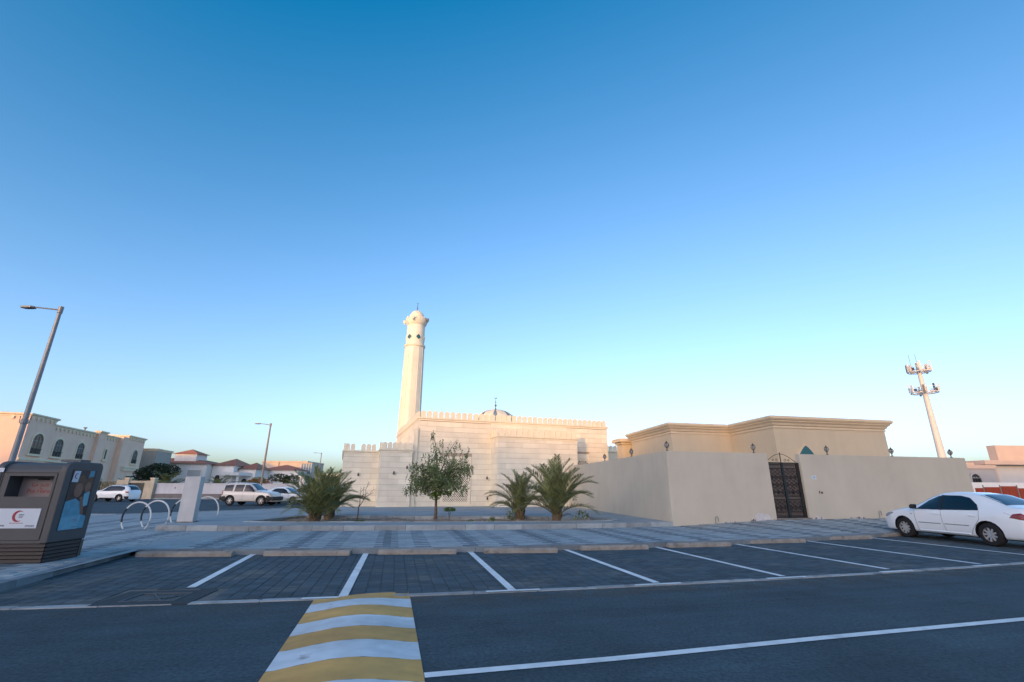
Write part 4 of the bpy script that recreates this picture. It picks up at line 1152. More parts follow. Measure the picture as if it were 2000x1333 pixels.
# compact crossover at the left
cro = thing('parked_car', 'white crossover with black roof parked by the ornate gates on the left', 'car', (-40.0, 49.1, 0), 176, 'parked cars')
CRO = Car([(-2.15,.85,.66,.78,.52,.80),(-2.08,1.10,.78,.98,.60,1.05),(-1.85,1.42,.84,1.02,.58,1.32),(-1.5,1.57,.88,1.01,.60,1.49),(-.9,1.62,.90,1.0,.61,1.54),(-.2,1.62,.90,.99,.61,1.55),(.15,1.57,.90,.985,.60,1.50),
    (.6,1.34,.90,.98,.62,1.28),(.95,1.12,.89,.98,.68,1.08),(1.4,1.05,.88,.95,.68,1.02),(1.85,.97,.83,.89,.62,.95),(2.08,.82,.72,.76,.52,.80),(2.15,.62,.62,.55,.45,.60)], .24, (1.33,-1.28), .345, M_car, .89)
CRO.shell(cro, .1)
CRO.top(cro, .92, .18, .93, M_glass, 'windshield'); CRO.top(cro, -2.06, -1.62, .9, M_glass, 'rear_window')
CRO.top(cro, .17, -1.6, 1., M_blk, 'black_roof', .006)
CRO.side(cro, [(.75,1.01),(-1.45,1.04),(-1.62,1.22),(-1.45,1.42),(-.9,1.50),(.05,1.50),(.35,1.36)], M_glass, 'side_window', .013)
CRO.side(cro, [(.85,.25),(-.80,.25),(-.78,.38),(.83,.38)], M_blk, 'sill_cladding', .01)
CRO.side(cro, [(-1.85,.26),(-2.13,.30),(-2.13,.55),(-1.72,.52)], M_blk, 'rear_bumper', .01); CRO.side(cro, [(1.8,.26),(2.12,.3),(2.12,.5),(1.75,.45)], M_blk, 'front_bumper', .01)
CRO.side(cro, [(-1.75,.85),(-2.1,.80),(-2.08,.98),(-1.80,1.0)], M_tail, 'tail_light', .008); CRO.side(cro, [(1.78,.72),(2.08,.68),(2.02,.80),(1.75,.86)], M_head, 'headlight', .008)
CRO.wheelset(cro, 5, .68, M_rim)
# boxy off road car
suv = thing('parked_car', 'boxy cream white off road car with black bumpers in the middle distance', 'car', (-22.0, 41.3, 0), -4, 'parked cars')
SUV = Car([(-2.2,.75,.72,.70,.60,.72),(-2.17,1.10,.84,1.0,.66,1.05),(-2.12,1.70,.88,1.10,.64,1.62),(-1.9,1.78,.90,1.10,.65,1.70),(-1.0,1.84,.91,1.09,.66,1.74),(-.2,1.82,.91,1.08,.66,1.73),(.15,1.76,.91,1.08,.65,1.68),
    (.5,1.50,.91,1.08,.66,1.43),(.85,1.20,.91,1.08,.72,1.16),(1.3,1.14,.90,1.05,.72,1.10),(1.85,1.08,.88,1.0,.68,1.05),(2.1,.98,.82,.92,.62,.96),(2.2,.66,.74,.62,.55,.64)], .30, (1.36,-1.34), .385, M_carw2, .91)
SUV.shell(suv, .1)
SUV.top(suv, .80, .18, .93, M_glass, 'windshield')
SUV.side(suv, [(.70,1.11),(-.22,1.11),(-.22,1.64),(.10,1.64),(.40,1.44)], M_glass, 'side_window', .013)
SUV.side(suv, [(-.32,1.11),(-1.08,1.11),(-1.08,1.66),(-.32,1.66)], M_glass, 'side_window', .013)
SUV.side(suv, [(-1.24,1.14),(-2.0,1.16),(-2.0,1.62),(-1.24,1.66)], M_glass, 'side_window', .013)
SUV.side(suv, [(-1.66,.32),(-2.18,.40),(-2.18,.72),(-1.76,.76)], M_blk, 'rear_bumper', .02); SUV.side(suv, [(1.72,.32),(2.18,.40),(2.16,.78),(1.8,.80)], M_blk, 'front_bumper', .02)
b = MB(); b.box(2.12,2.34,-.80,.80,.42,.72); b.build('bumper_bar', M_blk, suv, bevel=.04)
b = MB(); b.box(-2.34,-2.12,-.80,.80,.45,.70); b.build('bumper_bar', M_blk, suv, bevel=.04)
SUV.side(suv, [(-2.0,.85),(-2.17,.85),(-2.17,1.2),(-2.04,1.22)], M_tail, 'tail_light', .008); SUV.side(suv, [(1.9,.80),(2.15,.80),(2.10,.94),(1.92,.98)], M_head, 'headlight', .008)
SUV.line(suv, [(-.27,1.08),(-.27,.45)], M_seam, 'door_seam', .008); SUV.line(suv, [(.72,1.08),(.70,.45)], M_seam, 'door_seam', .008)
for sg in (-1, 1):
    b = MB(); b.tube([(.0,sg*.60,1.80),(-.2,sg*.60,1.90),(-1.7,sg*.60,1.90),(-1.9,sg*.60,1.80)], .02, 6); b.build('roof_rail', M_blk, suv)
    b = MB(); b.box(.52,.66,sg*.92-.08,sg*.92+.08,1.12,1.30); b.build('mirror', M_blk, suv, bevel=.02)
SUV.wheelset(suv, 6, .62, M_rim)
# two sedans parked behind it share the sedan's shape
names = ['pale sedan half hidden in front of the boxy off road car', 'white sedan furthest right in the row of distant parked cars']
for i, (x, y, rz) in enumerate(((-20.9, 45.2, -12), (-20.7, 49.6, -14))):
    c = copy_tree(sed); c.location = (x, y, 0); c.rotation_euler = (0, 0, R(rz)); c['label'] = names[i]

# ------------------------------------------------------------------ vegetation
def frond_mesh(seed, L=2.2, lift=62, droop=70, nl=34, leaf=.36, w=.026, mats=(M_palm, M_rach)):
    r = random.Random(seed); b = MB(); P = []; x = z = 0.; n = 16
    for i in range(n+1):
        t = i/n; a = R(lift - droop*t**1.5)
        P.append(Vector((x, 0, z))); x += L/n*math.cos(a); z += L/n*math.sin(a)
    b.tube(P, [.026*(1-.8*i/n)+.004 for i in range(n+1)], 5, 1)
    for k in range(nl):
        t = .16 + .84*k/(nl-1); f = t*n; i = min(int(f), n-1); p = P[i].lerp(P[i+1], f-i); d = (P[i+1]-P[i]).normalized()
        up_ = Vector((-d.z, 0, d.x)); ll = leaf*(.45 + .75*math.sin(math.pi*min(1,t*.9+.12)))*r.uniform(.85, 1.1)
        for sg in (-1, 1):
            dv = (d*r.uniform(.75,1.0) + Vector((0,sg,0))*r.uniform(.65,.9) + up_*r.uniform(.15,.55)).normalized()
            side = dv.cross(up_).normalized()*w*.5
            tip = p + dv*ll + Vector((0,0,-.12*ll*r.random()))
            mid = p + dv*ll*.4
            b.add([tuple(p), tuple(mid+side), tuple(tip), tuple(mid-side)], [(0,1,2,3)])
    o = b.build('frond', list(mats)); me = o.data; bpy.data.objects.remove(o); return me
FM = [frond_mesh(i, 2.2, (78,66,54,42,70,58)[i], (60,78,84,80,50,92)[i], 46, .42, .034) for i in range(6)]
FMd = [frond_mesh(20+i, 1.9, (70,48)[i], (75,60)[i], 26, .32, .022, (mat('palm_dry', (.19,.15,.08), .8, .2, 4., isl=.3), M_rach)) for i in range(2)]
FMf = [frond_mesh(40+i, 2.2, (74,58,40)[i], (80,85,75)[i], 22, .45, .05, (M_palmf, M_rach)) for i in range(3)]
def palm(x, y, z, n, sc, label, seed, tr_h=.45, tr_r=.17, set_=None, dry=3, group='date palms', bias=None):
    r = random.Random(seed); t = thing('date_palm', label, 'palm', (x, y, z), 0, group)
    b = MB(); b.lathe([(tr_r*1.25,-.1),(tr_r*1.1,.05),(tr_r,tr_h*.6),(tr_r*.75,tr_h),(0,tr_h+.05)], 10)
    rr = random.Random(seed+5)
    for k in range(34):
        a = rr.uniform(0, 6.28); h = rr.uniform(0, tr_h); q = tr_r*1.08
        b.tube([(q*math.cos(a)*.9,q*math.sin(a)*.9,h),(q*math.cos(a)*1.3,q*math.sin(a)*1.3,h+.16)], [.03,.012], 4)
    b.build('trunk', M_palmtr, t)
    st = set_ or FM
    for k in range(n):
        a = k*2.39996 + r.uniform(-.2, .2); lev = k/n
        m = st[r.randrange(len(st))] if lev > .25 else st[0]
        tilt = (1-lev)*R(-14) + r.uniform(-.12, .12) + (R(10)*lev)
        inst('frond', m, t, (.06*math.cos(a), .06*math.sin(a), tr_h*(.75 - .5*lev)), 0, (sc*r.uniform(.82,1.06),)*3, rot=(r.uniform(-.15,.15), tilt, a))
    for k in range(dry):
        a = r.uniform(0, 6.28)
        inst('frond', FMd[k % 2], t, (0,0,tr_h*.15), 0, (sc*r.uniform(.5,.8),)*3, rot=(r.uniform(-.3,.3), R(20), a))['label'] = 'dry lower frond'
    return t
palm(-7.69, 19.35, .17, 42, .86, 'dense date palm clump at the front left of the planter', 1)
palm(-8.1, 21.9, .18, 30, .88, 'date palm behind the left palm clump in the planter', 2)
palm(1.86, 20.15, .18, 38, .99, 'tallest date palm, at the right end of the planter by the beige wall', 3, .7)
palm(.40, 22.0, .18, 26, .86, 'date palm just left of the tallest palm, leaning leftwards', 4, .5)

def leafy(name, blobs, n, size, m, parent, seed, droop=.0, strand=0):
    """leaf faces spread through ellipsoids; strand>0 hangs chains of leaves"""
    r = random.Random(seed); b = MB()
    tw = sum(bb[6] for bb in blobs)
    for (cx, cy, cz, rx, ry, rz, wgt) in blobs:
        for k in range(int(n*wgt/tw)):
            while True:
                u, v, w = (r.uniform(-1,1) for _ in range(3)); q = u*u+v*v+w*w
                if q < 1 and q > r.random()*.55: break
            p = Vector((cx+u*rx, cy+v*ry, cz+w*rz))
            for s in range(max(1, strand)):
                d = Vector((r.uniform(-1,1), r.uniform(-1,1), r.uniform(-1,.6) - droop)).normalized(); l = size*r.uniform(.6,1.35)
                sd_ = d.cross(Vector((r.uniform(-1,1), r.uniform(-1,1), r.uniform(-1,1)))).normalized()*l*.28
                b.add([tuple(p-d*l*.5), tuple(p+sd_), tuple(p+d*l*.5), tuple(p-sd_)], [(0,1,2,3)])
                p = p + Vector((r.uniform(-.05,.05), r.uniform(-.05,.05), -size*.75))
    return b.build(name, m, parent)
# leafy tree in the planter
tt = thing('tree', 'small drooping olive green tree with a slim trunk in the planter', 'tree', (-3.33, 21.6, .17), 0)
b = MB(); rt = random.Random(8)
b.tube([(0,0,-.1),(.02,0,.3),(.0,.02,.8),(-.03,.0,1.25),(.05,0,1.7)], [.085,.065,.055,.05,.045], 8)
tips = []
for k in range(17):
    a = k*2.4; h0 = 1.15 + .08*k*.5; L_ = rt.uniform(.7, 1.5); el = R(rt.uniform(25, 75))
    p = Vector((0,0,h0)); pts = [p]; 
    for s in range(6):
        p = p + Vector((math.cos(a)*math.cos(el), math.sin(a)*math.cos(el), math.sin(el)))*(L_/5); pts.append(p.copy()); el -= R(16)*(.4+rt.random()); a += rt.uniform(-.25,.25)
    b.tube([tuple(q) for q in pts], [.03,.024,.019,.015,.011,.008,.005], 5); tips += pts[2:]
b.tube([(.03,0,1.6),(-.05,.05,2.3),(-.12,.05,3.0),(-.28,.0,3.75)], [.04,.03,.02,.006], 6)
b.tube([(.03,0,1.6),(.2,.0,2.2),(.45,.05,2.9),(.8,.05,3.45)], [.04,.026,.018,.006], 6)
b.build('trunk', M_bark, tt, smooth=True)
blobs = [(q.x, q.y, q.z, .26, .26, .22, .5) for q in tips]
blobs += [(-.28,0,3.65,.14,.14,.26,.45),(-.18,0,3.15,.22,.2,.25,.5),(.15,.05,3.35,.16,.15,.14,.2),(.7,.0,3.3,.38,.25,.22,.5),(1.05,.0,2.95,.4,.3,.28,.6),(.35,0,2.9,.5,.4,.35,1.2),(-.35,0,2.7,.45,.4,.35,1.2),
          (0,0,2.3,.85,.7,.5,4.0),(.95,0,2.35,.5,.4,.45,1.9),(-.75,0,1.95,.5,.45,.42,1.6),(.35,0,1.7,.7,.6,.42,2.6),(1.2,0,1.95,.36,.3,.4,.8),(-.35,0,1.45,.55,.5,.3,1.4),(-1.05,0,1.4,.28,.3,.3,.5),(.75,0,1.35,.3,.3,.25,.4)]
leafy('crown', blobs, 2000, .095, M_leaf, tt, 4, .6, 4)
leafy('bright_foliage', [(.0,-.3,1.0,.30,.2,.17,1),(.42,-.35,1.15,.30,.2,.10,1)], 420, .09, M_leafb, tt, 5)['label'] = 'fresh bright green lower shoots'
# small plants
sp = thing('shrub', 'tiny round green shrub at the foot of the tree trunk', 'shrub', (-2.75, 21.9, .18), 0)
b = MB(); [b.tube([(0,0,0),(.05*math.cos(k*2),.05*math.sin(k*2),.3)], .008, 4) for k in range(4)]; b.build('stem', M_bark, sp)
leafy('foliage', [(0,0,.42,.28,.24,.10,1)], 260, .075, M_leafb, sp, 9)
sl = thing('sapling', 'bare forked sapling standing alone right of the left palms', 'sapling', (-6.30, 20.2, .17), 0)
b = MB()
def twig(p, a, el, L_, r_, d):
    q = Vector(p) + Vector((math.cos(a)*math.cos(el), .4*math.sin(a)*math.cos(el), math.sin(el)))*L_
    b.tube([tuple(p), tuple((Vector(p)+q)/2 + Vector((rt.uniform(-.03,.03),0,0))), tuple(q)], [r_, r_*.8, r_*.6], 6)
    if d:
        for s in (-1, 1): twig(q, a + s*rt.uniform(.4,1.2) + (0 if s > 0 else math.pi*.0), el + s*R(rt.uniform(18,34)), L_*rt.uniform(.55,.75), r_*.62, d-1)
twig((0,0,-.05), 1.3, R(88), .62, .035, 4)
b.build('trunk', M_bark, sl)
leafy('shoots', [(.1,0,.05,.25,.2,.05,1)], 90, .06, M_leaf, sl, 31)
for i, (x, y, s, l) in enumerate(((-.75,19.6,.12,'low weed tuft in the sand left of the right palms'), (-1.6,19.4,.08,'very small weed in the sand near the front kerb'), (.05,22.0,.2,'weed tuft beside the leaning palm'), (2.9,20.3,.25,'grassy tuft right of the tallest palm foot'))):
    w = thing('weed', l, 'weed', (x, y, .17), 0, 'weeds in the planter')
    leafy('leaves', [(0,0,s,s*1.3,s,s,1)], 90, .11, M_leaf, w, 50+i, -.6)

# ------------------------------------------------------------------ left villa and its boundary
VA = (-54.05, 52.0); VR = 107.5
vl = thing('villa', 'large two storey sand coloured villa with arched upper windows at the left', 'house', (VA[0], VA[1], 0), VR)
# local x runs along the street facade, local -y is the outside of the facade (faces right)
def vbox(nm, x0, x1, y0, y1, z0, z1, m=M_villa, p=vl, bev=0.): b = MB(); b.box(x0,x1,y0,y1,z0,z1); return b.build(nm, m, p, bevel=bev)
vbox('wall', 0, 5.0, 0, 16, 0, 8.9); vbox('wall', 5.003, 23.0, .15, 16, 0, 8.25); vbox('wall', 23.003, 29.1, -.55, 14, 0, 8.75)
vbox('pier', 14.9, 16.9, -.25, .149, 0, 8.55); vbox('pier', 21.5, 23.0, -.55, .149, 0, 8.75)
vbox('curb', 0, 5.0, -.001, .0, 0, .01)
vcp = [(.0,0),(.06,0),(.06,.1),(.22,.22),(.22,.36),(.05,.40)]
for (x0,x1,y0,y1,z) in ((0,5.0,0,16,8.9),(5.01,22.99,.15,16,8.25),(23.01,29.1,-.55,14,8.75),(14.9,16.9,-.25,.14,8.55)):
    cornice(x0,x1,y0,y1,z,vcp,'cornice',vl,M_villat)
def dentils(x0, x1, y, z, n):
    for k in range(n):
        x = x0 + (x1-x0)*(k+.5)/n; b = MB(); b.box(x-.12,x+.12,y-.14,y-.001,z-.32,z-.002); b.build('bracket', M_villat, vl)
dentils(0,5,0,8.9,6); dentils(5.2,14.8,.15,8.25,11); dentils(17,21.4,.15,8.25,5); dentils(23.2,29,-.55,8.75,7)
for k in range(4):
    b = MB(); y = 1.5+k*4; b.box(-.14,-.001,y-.12,y+.12,8.58,8.898); b.build('bracket', M_villat, vl)
def vwin(x0, x1, z0, z1, y, pane=M_wing, arched=True, p=vl, fr=M_villat, ax='y', mull=True):
    zs = z1 - (x1-x0)*.42 if arched else z1
    o = arch(x0-.18,x1+.18,z0-.12,zs,z1+.18,10) if arched else [(x0-.12,z0-.12),(x1+.12,z0-.12),(x1+.12,z1+.12),(x0-.12,z1+.12)]
    i_ = arch(x0,x1,z0,zs,z1,10) if arched else [(x0,z0),(x1,z0),(x1,z1),(x0,z1)]
    b = MB(); n = len(o)
    for a in range(n):
        c = (a+1) % n
        b.poly([(o[a][0],y-.10,o[a][1]),(o[c][0],y-.10,o[c][1]),(i_[c][0],y-.10,i_[c][1]),(i_[a][0],y-.10,i_[a][1])])
        b.poly([(i_[a][0],y-.10,i_[a][1]),(i_[c][0],y-.10,i_[c][1]),(i_[c][0],y-.004,i_[c][1]),(i_[a][0],y-.004,i_[a][1])])
        b.poly([(o[c][0],y-.10,o[c][1]),(o[a][0],y-.10,o[a][1]),(o[a][0],y+.01,o[a][1]),(o[c][0],y+.01,o[c][1])])
    w = b.build('window', fr, p)
    b = MB(); b.prism(i_, y-.012, y-.004, 'y'); b.build('pane', pane, w)
    if mull:
        b = MB(); cx = (x0+x1)/2
        for xx in (lerp(x0,x1,.33), lerp(x0,x1,.66)): b.box(xx-.03,xx+.03,y-.05,y-.013,z0,z1-.25)
        b.box(x0,x1,y-.048,y-.014,zs-.03,zs+.03); b.build('mullion', mat('mullion_grey', (.25,.25,.24), .6), w)
        b = MB(); b.box(x0,x1,y-.16,y-.11,z0+.0,z0+.05)
        for k in range(9): xx = lerp(x0,x1,(k+.5)/9); b.box(xx-.02,xx+.02,y-.15,y-.12,z0+.051,z0+.55)
        b.box(x0,x1,y-.16,y-.11,z0+.551,z0+.6); b.build('balustrade', M_iron, w)
    b = MB(); b.box(x0-.3,x1+.3,y-.24,y-.0005,z0-.26,z0-.121); b.build('sill', fr, w)
    return w
vwin(1.5,3.4,4.95,7.2,0,M_winbrown); vwin(6.0,7.8,4.9,7.0,.15); vwin(11.0,12.75,4.9,6.95,.15); vwin(18.3,18.9,5.2,6.6,.15,mull=False); vwin(25.5,27.3,4.95,7.05,-.55)
for (x0,x1) in ((1.5,3.4),(6.,7.8),(11,12.7)): vwin(x0,x1,1.2,3.0,0 if x0 < 5 else .15, arched=False, mull=False)
vwin(25.0,27.6,1.9,3.0,-.55,arched=False,mull=False)
b = MB(); b.box(23.0,29.3,-.80,-.551,3.75,4.15); b.box(22.9,29.4,-.95,-.551,4.151,4.4); b.build('string_course', M_villat, vl)
b = MB(); b.box(0,14.9,-.12,-.001,4.2,4.45); b.build('string_course', M_villat, vl)
for (x,y) in ((6.5,1.2),(14.0,1.2)):
    b = MB(); b.tube([(x,y,8.2),(x,y,9.1)], .08, 6); b.box(x-.15,x+.15,y-.15,y+.15,9.1,9.25); b.build('vent_pipe', M_lampdark, vl)
# lower rear annex to the right of the villa
an = thing('house', 'narrow grey beige house squeezed between the villa and the red roofed house', 'house', (-62.5, 83.5, 0), 107.5)
b = MB(); b.box(0,7,0,9,0,7.4); b.build('wall', mat('annex', (.40,.36,.31), .85, .05, 1.), an); cornice(0,7,0,9,7.4,vcp,'cornice',an,M_villat); vwin(2,3.2,2.2,4.2,0,p=an,mull=False); vwin(4.6,5.8,2.2,4.2,0,p=an,mull=False)

# gate wall of the villa
gw = thing('gate_wall', 'stone coloured villa boundary wall with ornate arched gates behind the crossover', 'wall', (-56.5, 57.35, 0), 5.2)
def gbox(nm, x0, x1, z0, z1, m=M_stonewall, y0=-.2, y1=.2): b = MB(); b.box(x0,x1,y0,y1,z0,z1); return b.build(nm, m, gw)
gbox('wall', -6, 2.0, 0, 2.5)
for x in (2.0, 6.6, 10.0, 12.9): gbox('pier', x, x+.5, 0, 2.35, M_stonewall, -.28, .28); gbox('pier_cap', x-.06, x+.56, 2.351, 2.45, M_villat, -.34, .34)
gbox('wall', 9.1, 9.99, 0, 2.2); gbox('wall', 12.3, 12.89, 0, 2.1)
gbox('lintel', 2.5, 6.6, 2.12, 2.36, M_stonewall, -.15, .15); gbox('lintel', 10.5, 12.3, 1.85, 2.1, M_stonewall, -.15, .15)
for (x0,x1,zt_,m) in ((2.52,4.54,2.1,M_orna),(4.56,6.58,2.1,M_orna),(7.12,9.08,2.0,M_orna),(10.52,12.28,1.83,mat('gate_grille',(.07,.075,.065),.6,.5,9.))):
    b = MB(); b.box(x0,x1,-.03,.03,.1,zt_); gl = b.build('gate_leaf', m, gw)
    for k in range(8):
        b = MB(); x = lerp(x0,x1,(k+.5)/8); b.tube([(x,-.05,.12),(x,-.05,zt_-.05)], .015, 4); b.build('bar', M_iron, gl)
ww = thing('boundary_wall', 'long pale boundary wall with a darker plinth along the far side of the street', 'wall', (-43.05, 58.7, 0), 5.0)
b = MB(); b.box(.0,16,0,.2,.62,1.75); b.build('wall', M_whitewall, ww)
b = MB(); b.box(.0,16,-.05,.25,0,.619); b.build('plinth', M_whitebase, ww)
b = MB(); b.box(-.05,16.05,-.06,.26,1.751,1.85); b.build('coping', M_whitewall, ww)
for k in range(5):
    b = MB(); b.lathe([(0,0),(.09,.0),(.09,.05),(0,.06)], 10); b.v = [(2.2+3*k+x, -.001-z, 1.3+y) for x,y,z in b.v]; b.build('wall_light', mat('wlight',(.22,.22,.25),.5), ww)
w2 = thing('boundary_wall', 'white gate pier and wall behind the middle street lamp', 'wall', (-26.5, 62.5, 0), 8)
b = MB(); b.box(0,18,0,.25,0,1.95); b.build('wall', M_hwhitewall, w2)
for x in (-.9, 1.3): 
    b = MB(); b.box(x,x+.75,-.35,.4,0,2.7); b.build('pier', M_hwhitewall, w2)
    b = MB(); b.box(x-.1,x+.85,-.45,.5,2.701,2.85); b.build('pier_cap', M_hwhitewall, w2)

# white house with red tiled roofs
wh = thing('house', 'white house with red tiled hip roofs and a small roof tower', 'house', (-73.4, 91, 0), 6)
def hip(b, x0,x1,y0,y1,z0,z1,o=.5,rid=None):
    x0-=o; x1+=o; y0-=o; y1+=o; w=(y1-y0)/2
    if (x1-x0) <= (y1-y0)+.1: a=((x0+x1)/2,(y0+y1)/2,z1); r=[a,a]
    else: r=[(x0+w,(y0+y1)/2,z1),(x1-w,(y0+y1)/2,z1)]
    P=[(x0,y0,z0),(x1,y0,z0),(x1,y1,z0),(x0,y1,z0)]
    b.poly([P[0],P[1],r[1],r[0]]); b.poly([P[1],P[2],r[1]]); b.poly([P[2],P[3],r[0],r[1]]); b.poly([P[3],P[0],r[0]]); b.poly(P[::-1]); return b
def hbox(p, nm, x0,x1,y0,y1,z0,z1,m=M_hwhitewall): b=MB(); b.box(x0,x1,y0,y1,z0,z1); return b.build(nm,m,p)
hbox(wh,'wall',0,14.5,0,11,0,5.6); hip(MB(),0,14.5,0,11,5.6,7.0).build('roof',M_tile,wh)
hbox(wh,'tower',7.2,11.2,2,6,5.9,7.55); hip(MB(),7.2,11.2,2,6,7.55,8.6,.45).build('roof',M_tile,wh)
hbox(wh,'wall',14.6,18.6,2.0,12,0,5.4); hip(MB(),14.6,18.6,2.0,12,5.4,7.0,.4).build('roof',M_tile,wh)
hbox(wh,'wall',18.7,22.0,4.0,12,0,4.8); hip(MB(),18.7,22.0,4.0,12,4.8,6.3,.4).build('roof',M_tile,wh)
b = MB(); b.lathe([(.25,0),(.25,3.2),(.4,3.3),(.4,3.5)],12,(17.5,.8)); b.build('column',M_hwhitewall,wh)
b = MB(); b.lathe([(.25,0),(.25,3.2),(.4,3.3),(.4,3.5)],12,(19.8,1.6)); b.build('column',M_hwhitewall,wh)
b = MB(); b.prism([(16.6,2.1),(17,.2),(20.2,.9),(21.5,4.1)],3.51,4.1); b.build('porch_roof',M_hwhitewall,wh)
for (x0,x1,z0,z1,ar) in ((4.7,5.9,2.9,4.3,True),(6.9,7.9,2.7,4.0,False),(11.2,13.6,.8,4.4,False)):
    vwin(x0,x1,z0,z1,0,p=wh,arched=ar,mull=False,fr=M_hwhitewall, pane=M_wing if x0 < 11 else mat('pale_panel',(.55,.53,.5),.8))
vwin(15.4,16.3,.6,3.6,2.0,p=wh,mull=False,fr=M_hwhitewall); vwin(19.6,20.6,.6,3.0,4.0,p=wh,mull=False,fr=M_hwhitewall)
w3 = thing('house', 'small white house part with a red roof edge just right of the red roofed house', 'house', (-54.5, 104, 0), 6)
hbox(w3,'wall',0,8,0,8,0,4.9); hip(MB(),0,8,0,8,4.9,6.2,.4).build('roof',M_tile,w3); vwin(1,2,1.5,3,0,p=w3,mull=False,fr=M_hwhitewall); vwin(5,6.4,1.2,3.2,0,p=w3,mull=False,fr=M_hwhitewall)
# cream house further right
ch = thing('house', 'flat roofed cream house with glazed corner, sunlit, beyond the parked cars', 'house', (-58.0, 111, 0), 4)
M_cream = mat('cream_house', (.58,.47,.37), .85, .06, .7)
hbox(ch,'wall',0,10.2,0,12,0,6.9,M_cream); hbox(ch,'parapet',-.1,10.3,-.1,12.1,6.901,7.2,M_cream)
b=MB(); b.box(3.7,3.9,-.06,-.001,0,6.9); b.build('drain_pipe',mat('pipe_brown',(.2,.13,.09),.7),ch)
b=MB(); b.box(9.2,11.6,-1.0,3,4.4,6.6); gc=b.build('glazed_bay',mat('bay_glass',(.16,.22,.28),.15),ch)
for k in range(5):
    b=MB(); x=9.2+k*.58; b.box(x,x+.07,-1.03,-1.001,4.4,6.6); b.build('mullion',M_hwhitewall,gc)
b=MB(); b.box(9.1,11.7,-1.1,3.1,6.601,6.8); b.build('bay_roof',M_cream,ch)
for (x0,x1,z0,z1) in ((.9,1.4,4.6,5.5),(2.2,2.7,4.6,5.5),(4.2,4.8,4.2,5.5),(1.6,2.2,1.2,3.0),(3.95,4.6,.6,2.9),(5.6,6.7,1.2,2.6),(7.6,8.1,1.4,2.7),(8.9,9.7,1.2,2.4)): vwin(x0,x1,z0,z1,0,p=ch,arched=False,mull=False,fr=M_cream,pane=M_wing if z0<4 else mat('pane_tan',(.25,.19,.12),.4))
# distant low buildings on the horizon
for i,(x,y,w_,d_,h_,m,l) in enumerate(((-64,150,16,10,5,M_hwhitewall,'far low white building between the red roofed and cream houses'),(-30,150,14,10,5.5,M_cream,'far low cream building behind the left palms'),(-120,140,30,12,7,M_villa,'far sand coloured block beyond the left villa'))):
    h=thing('house',l,'house',(x,y,0),5); hbox(h,'wall',0,w_,0,d_,0,h_,m); hbox(h,'parapet',-.15,w_+.15,-.15,d_+.15,h_+.001,h_+.4,m)
    for k in range(4): vwin(w_*(k+.3)/4,w_*(k+.3)/4+1,2.6,4.0,0,p=h,arched=False,mull=False,fr=m)

# trees behind the boundary wall
def bush(name, x, y, z, blobs, n, size, m, label, cat, trunk=1.5, seed=1, group=None):
    t = thing(name, label, cat, (x,y,z), 0, group); b = MB(); r=random.Random(seed)
    for k in range(5): a=k*1.25; b.tube([(0,0,0),(.1*math.cos(a),.1*math.sin(a),trunk*.6),(.5*math.cos(a),.5*math.sin(a),trunk*1.3)],[.14,.1,.04],6)
    b.build('trunk', M_bark, t); leafy('crown', blobs, n, size, m, t, seed); return t
bush('tree',-50.5,68,0,[(0,0,3.3,2.1,1.8,1.1,3),(-1.7,0,2.9,1.2,1.2,1.1,1.5),(1.9,0,3.5,1.5,1.3,1.0,2),(.3,0,4.1,1.2,1.,.55,1)],3600,.26,M_dkleaf,'dense dark green tree behind the villa gates','tree',1.5,3)
for i,(x,y,s,l) in enumerate(((-50.8,63.5,1.05,'palm behind the wall just left of the tallest background palm'),(-45.8,64,1.5,'largest background palm, in front of the white house'),(-38.9,64,1.15,'background palm above the white pillar'),(-23.5,61,.9,'small palm beside the white gate pier by the parked sedans'))):
    palm(x,y,.0,26,s,l,60+i,1.0 if i<3 else 1.2,.2,FMf,0,'background palms')
bush('bush',-33.6,63,0,[(0,0,1.7,1.7,1.2,.7,2),(.5,0,2.2,1.,.8,.5,1)],1500,.2,M_leaf,'green bush behind the pale wall, mixed with orange blossom','bush',.8,5)
bush('flowering_bush',-32.6,62.6,0,[(0,0,2.05,1.7,1.0,.45,2),(-.9,0,1.6,.8,.8,.5,1)],700,.19,M_bloom,'orange flowering bush behind the boxy off road car','bush',.8,6)
bush('hedge',-36.5,82,0,[(0,0,2.6,3.2,1.2,.8,2),(-3,0,2.9,2,1,.7,1)],1500,.3,M_dkleaf,'dark hedge far behind, left of the middle street lamp','hedge',1,7)
bush('bush',-43.8,60.6,0,[(0,0,1.7,1.0,.7,.55,1)],600,.18,M_leaf,'low bush over the stone gate wall','bush',.6,8)
bush('bush',-17.5,53,0,[(0,0,.55,2.4,1.2,.6,1)],900,.18,M_dkleaf,'dark low bush beyond the row of parked cars','bush',.4,9)
bl = thing('waste_container','small blue waste container behind the distant parked sedans','bin',(-21.6,55.5,0),5)
b=MB(); b.prism([(-.5,0.1),(.5,.1),(.6,1.1),(-.6,1.1)],-.4,.4,'y'); b.build('body',mat('container_blue',(.02,.10,.20),.5),bl)
b=MB(); b.box(-.63,.63,-.45,.45,1.101,1.18); b.build('lid',mat('container_blue',(.02,.10,.20),.5),bl)

